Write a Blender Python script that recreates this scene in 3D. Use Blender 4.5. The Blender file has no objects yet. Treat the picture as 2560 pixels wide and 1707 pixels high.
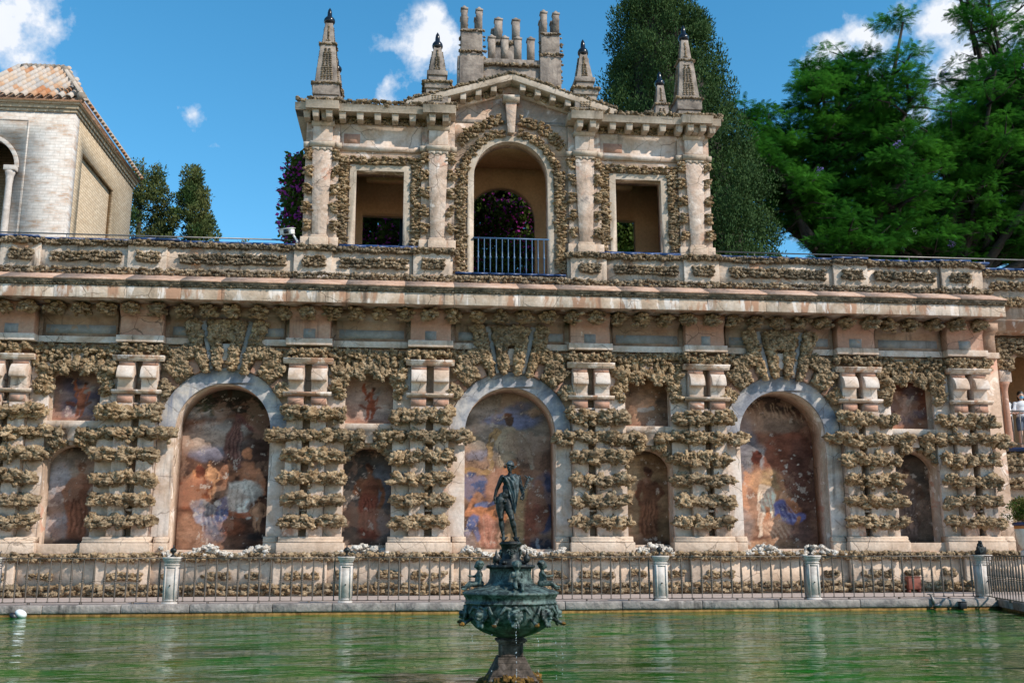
import bpy, math, random
import numpy as np
from mathutils import Matrix, Vector, noise, Euler
from mathutils.geometry import tessellate_polygon
S = bpy.context.scene
C = S.collection
rnd = random.Random(7)
rng = np.random.default_rng(7)
PI = math.pi
def rad(a): return math.radians(a)

# ---------------------------------------------------------------- camera, sky, sun, exposure
FPX, PITCH, YAW, ROLL, EYE = 2527.0, rad(11.92), rad(5.7), rad(-0.14), 1.12
F = Vector((math.sin(YAW)*math.cos(PITCH), math.cos(YAW)*math.cos(PITCH), math.sin(PITCH)))
R0 = Vector((math.cos(YAW), -math.sin(YAW), 0)); U0 = R0.cross(F)
R = R0*math.cos(ROLL) + U0*math.sin(ROLL); U = -R0*math.sin(ROLL) + U0*math.cos(ROLL)
cam = bpy.data.cameras.new('camera'); cam.sensor_width = 36; cam.sensor_fit = 'HORIZONTAL'
cam.lens = FPX/2560*36; cam.clip_start = 0.1; cam.clip_end = 3000
co = bpy.data.objects.new('camera', cam); C.objects.link(co); S.camera = co
co.matrix_world = Matrix(((R.x, U.x, -F.x, 0), (R.y, U.y, -F.y, 0), (R.z, U.z, -F.z, EYE), (0, 0, 0, 1)))

SUN_EL, SUN_AZ = rad(40), rad(49)          # azimuth from the facade's normal towards the right
sd = Vector((math.sin(SUN_AZ)*math.cos(SUN_EL), -math.cos(SUN_AZ)*math.cos(SUN_EL), math.sin(SUN_EL)))
sl = bpy.data.lights.new('sun', 'SUN'); sl.energy = 4.4; sl.angle = rad(0.53); sl.color = (1.0, 0.93, 0.82)
so = bpy.data.objects.new('sun', sl); C.objects.link(so); so.location = sd*60
so.rotation_euler = sd.to_track_quat('Z', 'Y').to_euler()

W = bpy.data.worlds.new('World'); S.world = W; W.use_nodes = True
nt = W.node_tree; nt.nodes.clear()
def wn(t, **k):
    n = nt.nodes.new(t)
    for a, b in k.items(): setattr(n, a, b)
    return n
def wm(op, a, b=None, clamp=False):
    n = wn('ShaderNodeMath', operation=op, use_clamp=clamp)
    for i, x in enumerate((a, b)):
        if x is None: continue
        if isinstance(x, (int, float)): n.inputs[i].default_value = x
        else: nt.links.new(x, n.inputs[i])
    return n.outputs[0]
sky = wn('ShaderNodeTexSky', sky_type='NISHITA', sun_disc=False)
sky.sun_elevation = SUN_EL; sky.sun_rotation = math.atan2(sd.x, sd.y)
sky.air_density = 1.0; sky.dust_density = 0.25; sky.ozone_density = 3.0
hs = wn('ShaderNodeHueSaturation'); hs.inputs['Saturation'].default_value = 1.28; hs.inputs['Hue'].default_value = 0.484; hs.inputs['Value'].default_value = 1.42
nt.links.new(sky.outputs[0], hs.inputs['Color'])
tc = wn('ShaderNodeTexCoord'); sep = wn('ShaderNodeSeparateXYZ')
nt.links.new(tc.outputs['Generated'], sep.inputs[0])
az = wm('ARCTAN2', sep.outputs[0], sep.outputs[1]); el = wm('ARCSINE', sep.outputs[2])
nz = wn('ShaderNodeTexNoise'); nz.inputs['Scale'].default_value = 9; nz.inputs['Detail'].default_value = 10; nz.inputs['Roughness'].default_value = 0.62
nt.links.new(tc.outputs['Generated'], nz.inputs['Vector'])
nz2 = wn('ShaderNodeTexNoise'); nz2.inputs['Scale'].default_value = 21; nz2.inputs['Detail'].default_value = 8; nz2.inputs['Roughness'].default_value = 0.6
nt.links.new(tc.outputs['Generated'], nz2.inputs['Vector'])
def dirpx(u, v):
    d = F + R*((u-1280)/FPX) + U*((853.5-v)/FPX); d.normalize()
    return math.atan2(d.x, d.y), math.asin(d.z)
# clouds: centre direction, half sizes (degrees), opacity, tilt
CL = [(2060, 110, 1.2, .8, .7, .3), (2200, 110, 2.2, 1.2, 1.0, .3), (2420, 30, 4, 2.0, 1, .2), (15, 75, 3.0, 2.6, 1.0, .1), (150, 185, 1.7, .8, .55, -.4), (472, 290, 1.15, .95, .8, 0), (385, 285, 1.2, .35, .3, 0), (540, 362, .8, .35, .3, 0), (545, 250, 1.0, .4, .3, -.3),
      (965, 210, 1.9, 1.1, .8, .75), (1095, 110, 3.2, 1.8, 1.0, .25), (1040, 190, 1.5, 1.0, .4, 0), (1180, 170, 2.0, 1.6, .8, 0),
      (2130, 95, 2.8, 1.1, .95, .2), (2330, 70, 4.6, 2.2, 1.0, .25), (2500, 95, 5.0, 3.2, 1.0, .1), (2260, 20, 1.6, 1.0, .8, .4),
      (2330, 560, 7.0, 2.6, .75, 0), (2520, 330, 5, 3.6, .6, 0)]
tot = None
lst = []
for u, v, ra, re, op, ti in CL:
    a0, e0 = dirpx(u, v); lst.append((a0, e0, rad(ra)*1.45/math.cos(e0), rad(re)*1.5, op, ti))
for k in range(14):      # the same broken cloud goes on round the rest of the sky
    lst.append((rad(60+k*20.5 + 9*math.sin(k*3)), rad(18+ (k*37 % 34)), rad(5+k % 4*2), rad(2.0+k % 3), .9, .2*math.sin(k)))
for a0, e0, ra, re, op, ti in lst:
    da = wm('SUBTRACT', az, a0); da = wm('WRAP', da, PI) if False else da
    de = wm('SUBTRACT', el, e0)
    c, s = math.cos(ti), math.sin(ti)
    x = wm('ADD', wm('MULTIPLY', da, c/ra), wm('MULTIPLY', de, s/ra)); y = wm('ADD', wm('MULTIPLY', de, c/re), wm('MULTIPLY', da, -s/re))
    d = wm('SQRT', wm('ADD', wm('MULTIPLY', x, x), wm('MULTIPLY', y, y)))
    m = wm('MULTIPLY', wm('SUBTRACT', 1.0, d, True), op)
    tot = m if tot is None else wm('MAXIMUM', tot, m)
n1 = wm('MULTIPLY', wm('SUBTRACT', nz.outputs['Fac'], 0.5), 4.2)
n2 = wm('MULTIPLY', wm('SUBTRACT', nz2.outputs['Fac'], 0.5), 4.2)
cm = wm('MULTIPLY', wm('ADD', wm('MULTIPLY', tot, 2.0), wm('ADD', wm('ADD', n1, n2), -0.85)), 1.05, True)
has = wm('MULTIPLY', tot, 4.0, True)
cm = wm('MULTIPLY', cm, has); 
cm = wm('MULTIPLY', cm, 0.95, True)
ccol = wn('ShaderNodeMixRGB'); ccol.inputs[1].default_value = (4.2, 4.9, 6.0, 1); ccol.inputs[2].default_value = (7.0, 7.1, 7.4, 1)
nt.links.new(wm('ADD', wm('MULTIPLY', cm, 0.6), wm('MULTIPLY', nz2.outputs['Fac'], 0.5), True), ccol.inputs[0])
mx = wn('ShaderNodeMixRGB'); nt.links.new(cm, mx.inputs[0]); nt.links.new(hs.outputs[0], mx.inputs[1]); nt.links.new(ccol.outputs[0], mx.inputs[2])
bg = wn('ShaderNodeBackground'); bg.inputs['Strength'].default_value = 0.14
nt.links.new(mx.outputs[0], bg.inputs['Color'])
wo = wn('ShaderNodeOutputWorld'); nt.links.new(bg.outputs[0], wo.inputs[0])
S.view_settings.view_transform = 'Standard'; S.view_settings.look = 'None'
S.view_settings.exposure = 0.06; S.view_settings.gamma = 1.0; S.view_settings.use_curve_mapping = False
S.cycles.max_bounces = 6; S.cycles.diffuse_bounces = 3; S.cycles.use_denoising = True

# ---------------------------------------------------------------- materials
def new_mat(name):
    m = bpy.data.materials.new(name); m.use_nodes = True
    t = m.node_tree; b = t.nodes['Principled BSDF']
    return m, t, b
class NB:
    """small node builder"""
    def __init__(s, t): s.t = t
    def n(s, ty, **k):
        n = s.t.nodes.new(ty)
        for a, b in k.items(): setattr(n, a, b)
        return n
    def lk(s, a, b): s.t.links.new(a, b)
    def math(s, op, a, b=None, clamp=False):
        n = s.n('ShaderNodeMath', operation=op, use_clamp=clamp)
        for i, x in enumerate((a, b)):
            if x is None: continue
            if isinstance(x, (int, float)): n.inputs[i].default_value = x
            else: s.lk(x, n.inputs[i])
        return n.outputs[0]
    def pos(s, scale=(1, 1, 1), off=(0, 0, 0), space='Position', rot=(0, 0, 0)):
        if space == 'Position': src = s.n('ShaderNodeNewGeometry').outputs['Position']
        else: src = s.n('ShaderNodeTexCoord').outputs['Object']
        mp = s.n('ShaderNodeMapping'); s.lk(src, mp.inputs[0])
        mp.inputs['Scale'].default_value = scale; mp.inputs['Location'].default_value = off; mp.inputs['Rotation'].default_value = rot
        return mp.outputs[0]
    def noise(s, vec, scale, detail=6, rough=.55, dist=0):
        n = s.n('ShaderNodeTexNoise'); s.lk(vec, n.inputs['Vector'])
        n.inputs['Scale'].default_value = scale; n.inputs['Detail'].default_value = detail
        n.inputs['Roughness'].default_value = rough; n.inputs['Distortion'].default_value = dist
        return n
    def ramp(s, fac, stops, interp='LINEAR'):
        n = s.n('ShaderNodeValToRGB'); s.lk(fac, n.inputs[0]); n.color_ramp.interpolation = interp
        e = n.color_ramp.elements
        while len(e) < len(stops): e.new(0.5)
        for i, (p, c) in enumerate(stops):
            e[i].position = p
            e[i].color = (c[0], c[1], c[2], 1) if not isinstance(c, (int, float)) else (c, c, c, 1)
        return n.outputs[0]
    def mix(s, fac, a, b, mode='MIX'):
        n = s.n('ShaderNodeMixRGB', blend_type=mode)
        for i, x in ((0, fac), (1, a), (2, b)):
            if isinstance(x, (int, float)): n.inputs[i].default_value = x
            elif isinstance(x, tuple): n.inputs[i].default_value = (x[0], x[1], x[2], 1)
            else: s.lk(x, n.inputs[i])
        return n.outputs[0]
    def bump(s, h, strength, dist, prev=None):
        n = s.n('ShaderNodeBump'); n.inputs['Strength'].default_value = strength; n.inputs['Distance'].default_value = dist
        s.lk(h, n.inputs['Height'])
        if prev: s.lk(prev, n.inputs['Normal'])
        return n.outputs[0]

def mottled(name, stops, scale=1.2, bump=.5, bdist=.02, rough=.9, streak=0, streak_col=(.06, .055, .05), crack=0, fine=14,
            patch=None, off=0, pw=.06, vst=1, tint=(1.0, .915, .88)):
    """weathered plaster or stone: blotches, fine grain, run-off stains with their own shapes, hairline cracks"""
    m, t, b = new_mat(name); N = NB(t)
    P = N.pos(off=(off, off*1.7, off*.3))
    n1 = N.noise(P, scale, 9, .62, .6)
    col = N.ramp(n1.outputs['Fac'], stops)
    nf = N.noise(P, fine, 6, .6)
    col = N.mix(.55, col, N.ramp(nf.outputs['Fac'], [(.3, .55), (.7, 1.0)]), 'MULTIPLY')
    if patch:                                    # places where the top coat has come away
        for i, (pc, th, sc) in enumerate(patch):
            np_ = N.noise(N.pos(off=(off+i*5.3, 3, i*2.1), scale=(1, 1, vst)), sc, 7, .6, 1.2 if vst == 1 else .3)
            f = N.ramp(np_.outputs['Fac'], [(th, 0.0), (th+pw, 1.0)])
            col = N.mix(f, col, pc)
    h = nf.outputs['Fac']
    if crack:
        vd = N.n('ShaderNodeTexVoronoi', feature='DISTANCE_TO_EDGE'); vd.inputs['Scale'].default_value = 1.1
        N.lk(N.mix(.35, P, N.noise(P, 1.6, 5).outputs['Color'], 'ADD'), vd.inputs['Vector'])
        cr = N.ramp(vd.outputs['Distance'], [(0.0, 0.0), (.012, 1.0)])
        gate = N.ramp(N.noise(P, .7).outputs['Fac'], [(.46, 1.0), (.56, 0.0)])
        cr = N.math('MAXIMUM', cr, gate)
        col = N.mix(N.math('MULTIPLY', N.math('SUBTRACT', 1.0, cr), crack), col, (.1, .07, .05))
        h = N.math('ADD', h, N.math('MULTIPLY', cr, .8))
    if streak:
        ns = N.noise(N.pos(scale=(5, 5, .35), off=(off, 0, 2)), 1.0, 6, .6, .2)
        ng = N.noise(N.pos(off=(off+9, 1, 0)), .9, 4)
        f = N.math('MULTIPLY', N.ramp(ns.outputs['Fac'], [(.54, 0.0), (.68, 1.0)]), N.ramp(ng.outputs['Fac'], [(.42, 0.0), (.62, 1.0)]))
        col = N.mix(N.math('MULTIPLY', f, streak), col, streak_col)
    col = N.mix(1.0, col, tint, 'MULTIPLY')
    N.lk(col, b.inputs['Base Color']); b.inputs['Roughness'].default_value = rough
    b.inputs['Specular IOR Level'].default_value = .25
    bb = N.bump(N.noise(P, 3.2, 7, .65).outputs['Fac'], bump, bdist*2)
    N.lk(N.bump(h, bump, bdist, bb), b.inputs['Normal'])
    return m

def flat(name, col, rough=.6, metal=0, var=.25, scale=8, bump=0, spec=.5):
    m, t, b = new_mat(name); N = NB(t)
    n = N.noise(N.pos(), scale, 5)
    c = N.ramp(n.outputs['Fac'], [(.3, tuple(x*(1-var) for x in col)), (.7, tuple(min(1, x*(1+var*.6)) for x in col))])
    N.lk(c, b.inputs['Base Color']); b.inputs['Roughness'].default_value = rough; b.inputs['Metallic'].default_value = metal
    b.inputs['Specular IOR Level'].default_value = spec
    if bump: N.lk(N.bump(N.noise(N.pos(), scale*3, 6).outputs['Fac'], bump, .01), b.inputs['Normal'])
    return m

def rock_mat(name, stops, dark, bumpd=.03):
    m, t, b = new_mat(name); N = NB(t)
    oi = N.n('ShaderNodeObjectInfo'); P = N.pos()
    n1 = N.noise(P, 5.5, 8, .65, .8)
    col = N.ramp(n1.outputs['Fac'], stops)
    n3 = N.noise(N.pos(off=(3, 3, 3)), 1.0, 5, .6)
    col = N.mix(N.ramp(n3.outputs['Fac'], [(.44, 0.0), (.62, dark)]), col, (.13, .115, .09))
    v = N.n('ShaderNodeTexVoronoi'); v.inputs['Scale'].default_value = 14; N.lk(N.mix(.12, P, N.noise(P, 12, 4).outputs['Color'], 'ADD'), v.inputs['Vector'])
    pits = N.ramp(v.outputs['Distance'], [(.10, .28), (.36, 1.0)])  # crevice shade put into the colour: pits drawn darker than the rock
    col = N.mix(.7, col, pits, 'MULTIPLY')
    br = N.math('ADD', N.math('MULTIPLY', oi.outputs['Random'], .3), .85)
    col = N.mix(1.0, col, N.n('ShaderNodeCombineColor').outputs[0], 'MIX') if False else col
    hs = N.n('ShaderNodeHueSaturation'); N.lk(col, hs.inputs['Color']); N.lk(br, hs.inputs['Value'])
    N.lk(hs.outputs[0], b.inputs['Base Color']); b.inputs['Roughness'].default_value = .95; b.inputs['Specular IOR Level'].default_value = .15
    b1 = N.bump(N.noise(P, 16, 8, .7).outputs['Fac'], .9, bumpd*1.6)
    N.lk(N.bump(v.outputs['Distance'], .8, bumpd, b1), b.inputs['Normal'])
    return m

PINK = (.50, .30, .22); TAN = (.47, .35, .26); CREAM = (.60, .475, .375); WHITE = (.73, .65, .58); GREY = (.33, .29, .255); OCH = (.50, .33, .18)
M = {}
M['plaster'] = mottled('weathered_plaster', [(.25, GREY), (.4, TAN), (.55, CREAM), (.7, (.6, .48, .36))], 1.3, .5, .02, streak=.65, crack=.8, patch=[(WHITE, .58, 1.9), (PINK, .60, 1.4), ((.34, .30, .26), .63, 2.3)])
M['block'] = mottled('pilaster_plaster', [(.3, (.36, .28, .215)), (.45, (.57, .45, .36)), (.6, (.68, .59, .51))], 1.9, .6, .025, streak=.9, crack=.8, patch=[((.50, .31, .23), .58, 1.5), ((.27, .24, .22), .585, 1.9), ((.74, .68, .62), .60, 2.6)], off=4, pw=.09)
M['frieze'] = mottled('rusty_frieze_plaster', [(.3, (.26, .17, .12)), (.48, (.42, .30, .22)), (.68, (.52, .42, .34))], 1.6, .5, .02, streak=.7, crack=.6, patch=[(GREY, .6, 2.0)], off=90)
M['white'] = mottled('limewashed_plaster', [(.3, TAN), (.42, CREAM), (.6, (.76, .70, .64))], 1.5, .4, .015, streak=.6, crack=.8, patch=[(GREY, .66, 2.5)], off=8)
M['pink'] = mottled('faded_pink_plaster', [(.3, (.42, .26, .19)), (.5, PINK), (.68, (.60, .42, .33))], 1.5, .4, .015, streak=.5, crack=.9, patch=[(WHITE, .66, 2.2), (GREY, .64, 1.8)], off=12)
M['greyblue'] = mottled('grey_painted_panel', [(.35, (.25, .25, .24)), (.55, (.34, .36, .37)), (.7, (.44, .40, .34))], 2.2, .4, .012, streak=.4, off=15, patch=[((.40, .29, .21), .62, 2.4)])
M['blue'] = mottled('blue_grey_painted_arch', [(.3, (.17, .19, .24)), (.45, (.33, .35, .39)), (.58, (.56, .55, .54)), (.72, (.68, .62, .53))], 1.8, .35, .012, streak=.8, streak_col=(.16, .2, .29), crack=.8, off=21)
M['base'] = mottled('warm_base_stone', [(.3, (.52, .40, .30)), (.5, (.68, .55, .43)), (.7, (.76, .64, .52))], 1.4, .6, .02, crack=.6, off=30, streak=.3)
M['cornice'] = mottled('stained_cornice_plaster', [(.3, (.36, .28, .21)), (.46, (.54, .44, .34)), (.6, (.68, .60, .51))], 1.5, .5, .02, streak=1.0, crack=.8, off=33, vst=.3, patch=[((.40, .25, .17), .52, 2.6), ((.72, .68, .64), .55, 3.4), ((.15, .12, .1), .66, 3.0)])
M['grime'] = mottled('lichened_moulding', [(.35, (.035, .035, .03)), (.5, (.2, .18, .14)), (.66, (.45, .38, .3))], 4.0, .8, .03, off=36)
M['slope'] = mottled('worn_terracotta_slope', [(.3, (.34, .24, .18)), (.5, (.58, .40, .30)), (.7, (.66, .54, .44))], 2.0, .8, .03, off=40, streak=.5)
M['parapet'] = mottled('parapet_plaster', [(.3, (.36, .31, .26)), (.48, (.60, .50, .40)), (.66, (.74, .68, .60))], 1.6, .6, .02, streak=.95, crack=.7, off=44, patch=[((.46, .28, .18), .60, 1.8)])
M['turret'] = mottled('greyed_turret_plaster', [(.3, (.10, .09, .08)), (.48, (.30, .265, .23)), (.68, (.47, .42, .36))], 2.4, .6, .02, streak=.9, off=48)
M['ochre'] = mottled('ochre_interior_plaster', [(.3, (.55, .36, .20)), (.6, (.70, .48, .28))], 1.0, .3, .01, off=52)
M['jamb'] = mottled('jamb_plaster', [(.3, (.38, .32, .25)), (.5, (.54, .47, .38)), (.7, (.66, .60, .52))], 1.2, .4, .015, streak=.7, crack=.6, off=55)
M['rock'] = rock_mat('tufa_rock', [(.28, (.085, .05, .027)), (.43, (.29, .185, .10)), (.58, (.52, .37, .225)), (.74, (.70, .55, .39))], .4)
M['rockdark'] = rock_mat('lichened_tufa_rock', [(.28, (.05, .04, .027)), (.45, (.22, .155, .095)), (.6, (.43, .32, .21)), (.74, (.60, .47, .34))], .65)
M['rockpale'] = rock_mat('pale_tufa_rock', [(.28, (.50, .40, .32)), (.5, (.68, .60, .52)), (.72, (.80, .75, .69))], .12)
M['walk'] = mottled('pale_paving', [(.35, (.46, .39, .35)), (.65, (.58, .50, .45))], 2, .3, .01, off=60)
M['coping'] = mottled('pond_coping', [(.3, (.15, .14, .135)), (.5, (.33, .305, .28)), (.7, (.47, .43, .39))], 4.0, .8, .03, off=63, streak=.9)
M['algae'] = mottled('algae_stained_stone', [(.35, (.10, .055, .015)), (.6, (.30, .19, .06))], 9, .6, .02, off=66)
M['post'] = mottled('marble_post', [(.3, (.46, .42, .37)), (.6, (.70, .67, .63))], 3, .3, .01, off=70, streak=.5)
M['iron'] = flat('wrought_iron', (.13, .098, .078), .6, .2)
M['blueiron'] = flat('blue_painted_iron', (.06, .13, .24), .4, 0)
M['steel'] = flat('steel_rail', (.22, .2, .18), .45, .7)
M['glass'] = None
M['tile'] = flat('blue_glazed_tile', (.022, .05, .14), .35, 0, .35, 3)
M['ceramic'] = flat('dark_glazed_ceramic', (.010, .010, .014), .22, 0, .3, 4, spec=.4)
M['roofridge'] = mottled('grey_lichened_tile', [(.35, (.2, .18, .15)), (.6, (.38, .34, .29))], 4, .6, .02, off=74)
M['foam'] = flat('white_plastic', (.75, .74, .72), .5, 0, .08)
M['black'] = flat('black_plastic', (.015, .015, .018), .4)
M['redbox'] = flat('rust_red_metal', (.22, .055, .03), .6)
M['earth'] = mottled('garden_earth', [(.35, (.10, .08, .05)), (.6, (.2, .16, .1))], 1, .5, .03, off=77)
M['skin'] = flat('skin', (.55, .33, .24), .5, 0, .06)
M['hair'] = flat('dark_hair', (.02, .014, .01), .5)
M['cloth_white'] = flat('white_cotton', (.75, .76, .8), .9, 0, .05)
M['cloth_dark'] = flat('dark_cotton', (.02, .022, .03), .9)
M['cloth_denim'] = flat('grey_denim', (.1, .12, .17), .9)
M['mask'] = flat('blue_mask', (.18, .42, .6), .8, 0, .05)
M['bark'] = flat('dark_bark', (.035, .028, .022), .95, 0, .5, 6, .6)
M['terracotta'] = flat('painted_pot_white', (.6, .56, .48), .35)
M['orange'] = flat('painted_pot_orange', (.5, .16, .03), .35)
M['navy'] = flat('painted_pot_blue', (.02, .03, .09), .35)

def bronze(name, base, pat, amt):
    m, t, b = new_mat(name); N = NB(t); P = N.pos()
    f = N.ramp(N.noise(P, 16, 9, .72, .5).outputs['Fac'], [(.54-amt, 0.0), (.66-amt*.4, 1.0)])
    run = N.ramp(N.noise(N.pos(scale=(40, 40, 5)), 1, 5, .6).outputs['Fac'], [(.45, 0.0), (.7, 1.0)])
    f = N.math('MAXIMUM', N.math('MULTIPLY', f, .8), N.math('MULTIPLY', run, amt*2))
    N.lk(N.mix(f, base, pat), b.inputs['Base Color'])
    N.lk(N.math('SUBTRACT', .8, N.math('MULTIPLY', N.math('SUBTRACT', 1.0, f), .32)), b.inputs['Roughness'])
    b.inputs['Metallic'].default_value = .35
    N.lk(N.bump(N.noise(P, 60, 6, .6).outputs['Fac'], .5, .003), b.inputs['Normal'])
    return m
M['bronze'] = bronze('dark_bronze', (.009, .009, .008), (.08, .10, .10), .03)
M['verdigris'] = bronze('verdigris_bronze', (.012, .015, .013), (.17, .235, .21), .12)
M['bronzeblue'] = bronze('blue_grey_bronze', (.022, .025, .025), (.14, .18, .19), .14)
M['pedestal'] = mottled('wet_dark_stone', [(.35, (.03, .025, .02)), (.55, (.10, .08, .065)), (.7, (.2, .17, .15))], 14, .6, .008, off=80, fine=60)
M['mossrock'] = mottled('ochre_mossy_rock', [(.35, (.035, .025, .012)), (.52, (.16, .09, .02)), (.7, (.42, .24, .05))], 16, .9, .015, off=83, fine=70)

def water_mat():
    m, t, b = new_mat('green_pond_water'); N = NB(t)
    n = N.noise(N.pos(scale=(1, 1, 1)), .35, 3)
    N.lk(N.ramp(n.outputs['Fac'], [(.35, (.002, .055, .004)), (.65, (.006, .125, .008))]), b.inputs['Base Color'])
    b.inputs['Roughness'].default_value = .03; b.inputs['IOR'].default_value = 1.17
    a = N.noise(N.pos(scale=(1.0, 2.0, 1)), 2.3, 2, .45, .5)
    c = N.noise(N.pos(scale=(1.2, 2.2, 1), off=(4, 2, 0), rot=(0, 0, .3)), 7.0, 2, .5, .3)
    e = N.noise(N.pos(scale=(1, 1.6, 1), off=(1, 7, 0)), 0.7, 1, .4)
    b1 = N.bump(e.outputs['Fac'], 1.0, .09)
    b1 = N.bump(a.outputs['Fac'], 1.0, .026, b1)
    N.lk(N.bump(c.outputs['Fac'], 1.0, .0035, b1), b.inputs['Normal'])
    return m
M['water'] = water_mat()

def brick_mat(name, c1, c2, mortar, paint=None, pth=.5):
    m, t, b = new_mat(name); N = NB(t)
    geo = N.n('ShaderNodeNewGeometry'); sp = N.n('ShaderNodeSeparateXYZ'); N.lk(geo.outputs['Position'], sp.inputs[0])
    cb = N.n('ShaderNodeCombineXYZ'); N.lk(N.math('ADD', sp.outputs[0], sp.outputs[1]), cb.inputs[0]); N.lk(sp.outputs[2], cb.inputs[1])
    wob = N.noise(cb.outputs[0], 1.4, 4); vec = N.mix(.09, cb.outputs[0], wob.outputs['Color'], 'ADD')
    br = N.n('ShaderNodeTexBrick'); N.lk(vec, br.inputs['Vector']); br.inputs['Scale'].default_value = 1
    br.inputs['Brick Width'].default_value = .34; br.inputs['Row Height'].default_value = .1; br.inputs['Mortar Size'].default_value = .012
    br.inputs['Color1'].default_value = (*c1, 1); br.inputs['Color2'].default_value = (*c2, 1); br.inputs['Mortar'].default_value = (*mortar, 1)
    br.inputs['Mortar Smooth'].default_value = .3
    col = br.outputs['Color']
    n = N.noise(N.pos(scale=(1, 1, 3)), 1.6, 8, .65)
    if paint:
        col = N.mix(N.ramp(n.outputs['Fac'], [(pth-.14, .93), (pth+.02, .65), (pth+.12, .1)]), col, paint)
    col = N.mix(N.math('MULTIPLY', br.outputs['Fac'], .5), col, mortar if not paint else (.36, .30, .25))
    col = N.mix(.6, col, N.ramp(N.noise(N.pos(), 7, 6).outputs['Fac'], [(.3, .6), (.7, 1.0)]), 'MULTIPLY')
    N.lk(col, b.inputs['Base Color']); b.inputs['Roughness'].default_value = .95
    b1 = N.bump(n.outputs['Fac'], .4, .03)
    N.lk(N.bump(br.outputs['Fac'], -.9, .018, b1), b.inputs['Normal'])
    return m
M['brickw'] = brick_mat('whitewashed_brick', (.42, .26, .17), (.5, .36, .26), (.60, .54, .47), (.72, .67, .62), .5)
M['brickt'] = brick_mat('tan_brick', (.50, .37, .24), (.58, .45, .31), (.30, .22, .14))

def leaf_mat(name, c1, c2, trans=.35, scale=1.2):
    m, t, b = new_mat(name); N = NB(t)
    n = N.noise(N.pos(), scale, 4); n2 = N.noise(N.pos(off=(5, 5, 5)), 9, 3)
    col = N.ramp(n.outputs['Fac'], [(.35, c1), (.65, c2)])
    col = N.mix(.5, col, N.ramp(n2.outputs['Fac'], [(.3, .6), (.7, 1.0)]), 'MULTIPLY')
    N.lk(col, b.inputs['Base Color']); b.inputs['Roughness'].default_value = .7; b.inputs['Specular IOR Level'].default_value = .12
    tr = N.n('ShaderNodeBsdfTranslucent'); N.lk(col, tr.inputs[0])
    ms = N.n('ShaderNodeMixShader'); ms.inputs[0].default_value = trans
    N.lk(b.outputs[0], ms.inputs[1]); N.lk(tr.outputs[0], ms.inputs[2])
    N.lk(ms.outputs[0], t.nodes['Material Output'].inputs[0])
    return m
M['jac'] = leaf_mat('feathery_green_leaves', (.018, .10, .014), (.075, .26, .026), .5, .7)
M['cyp'] = leaf_mat('dark_cypress_sprays', (.026, .062, .018), (.058, .105, .028), .12, .9)
M['con'] = leaf_mat('olive_conifer_sprays', (.045, .085, .022), (.15, .15, .05), .15, .8)
M['vine'] = leaf_mat('vine_leaves', (.03, .075, .012), (.11, .16, .03), .3, 1.5)
M['magenta'] = leaf_mat('magenta_bracts', (.50, .05, .38), (.72, .12, .58), .5)
M['lilac'] = leaf_mat('lilac_blossom', (.28, .2, .6), (.4, .32, .75), .4)
M['potplant'] = leaf_mat('shrub_leaves', (.04, .09, .015), (.14, .14, .03), .3, 6)

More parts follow.
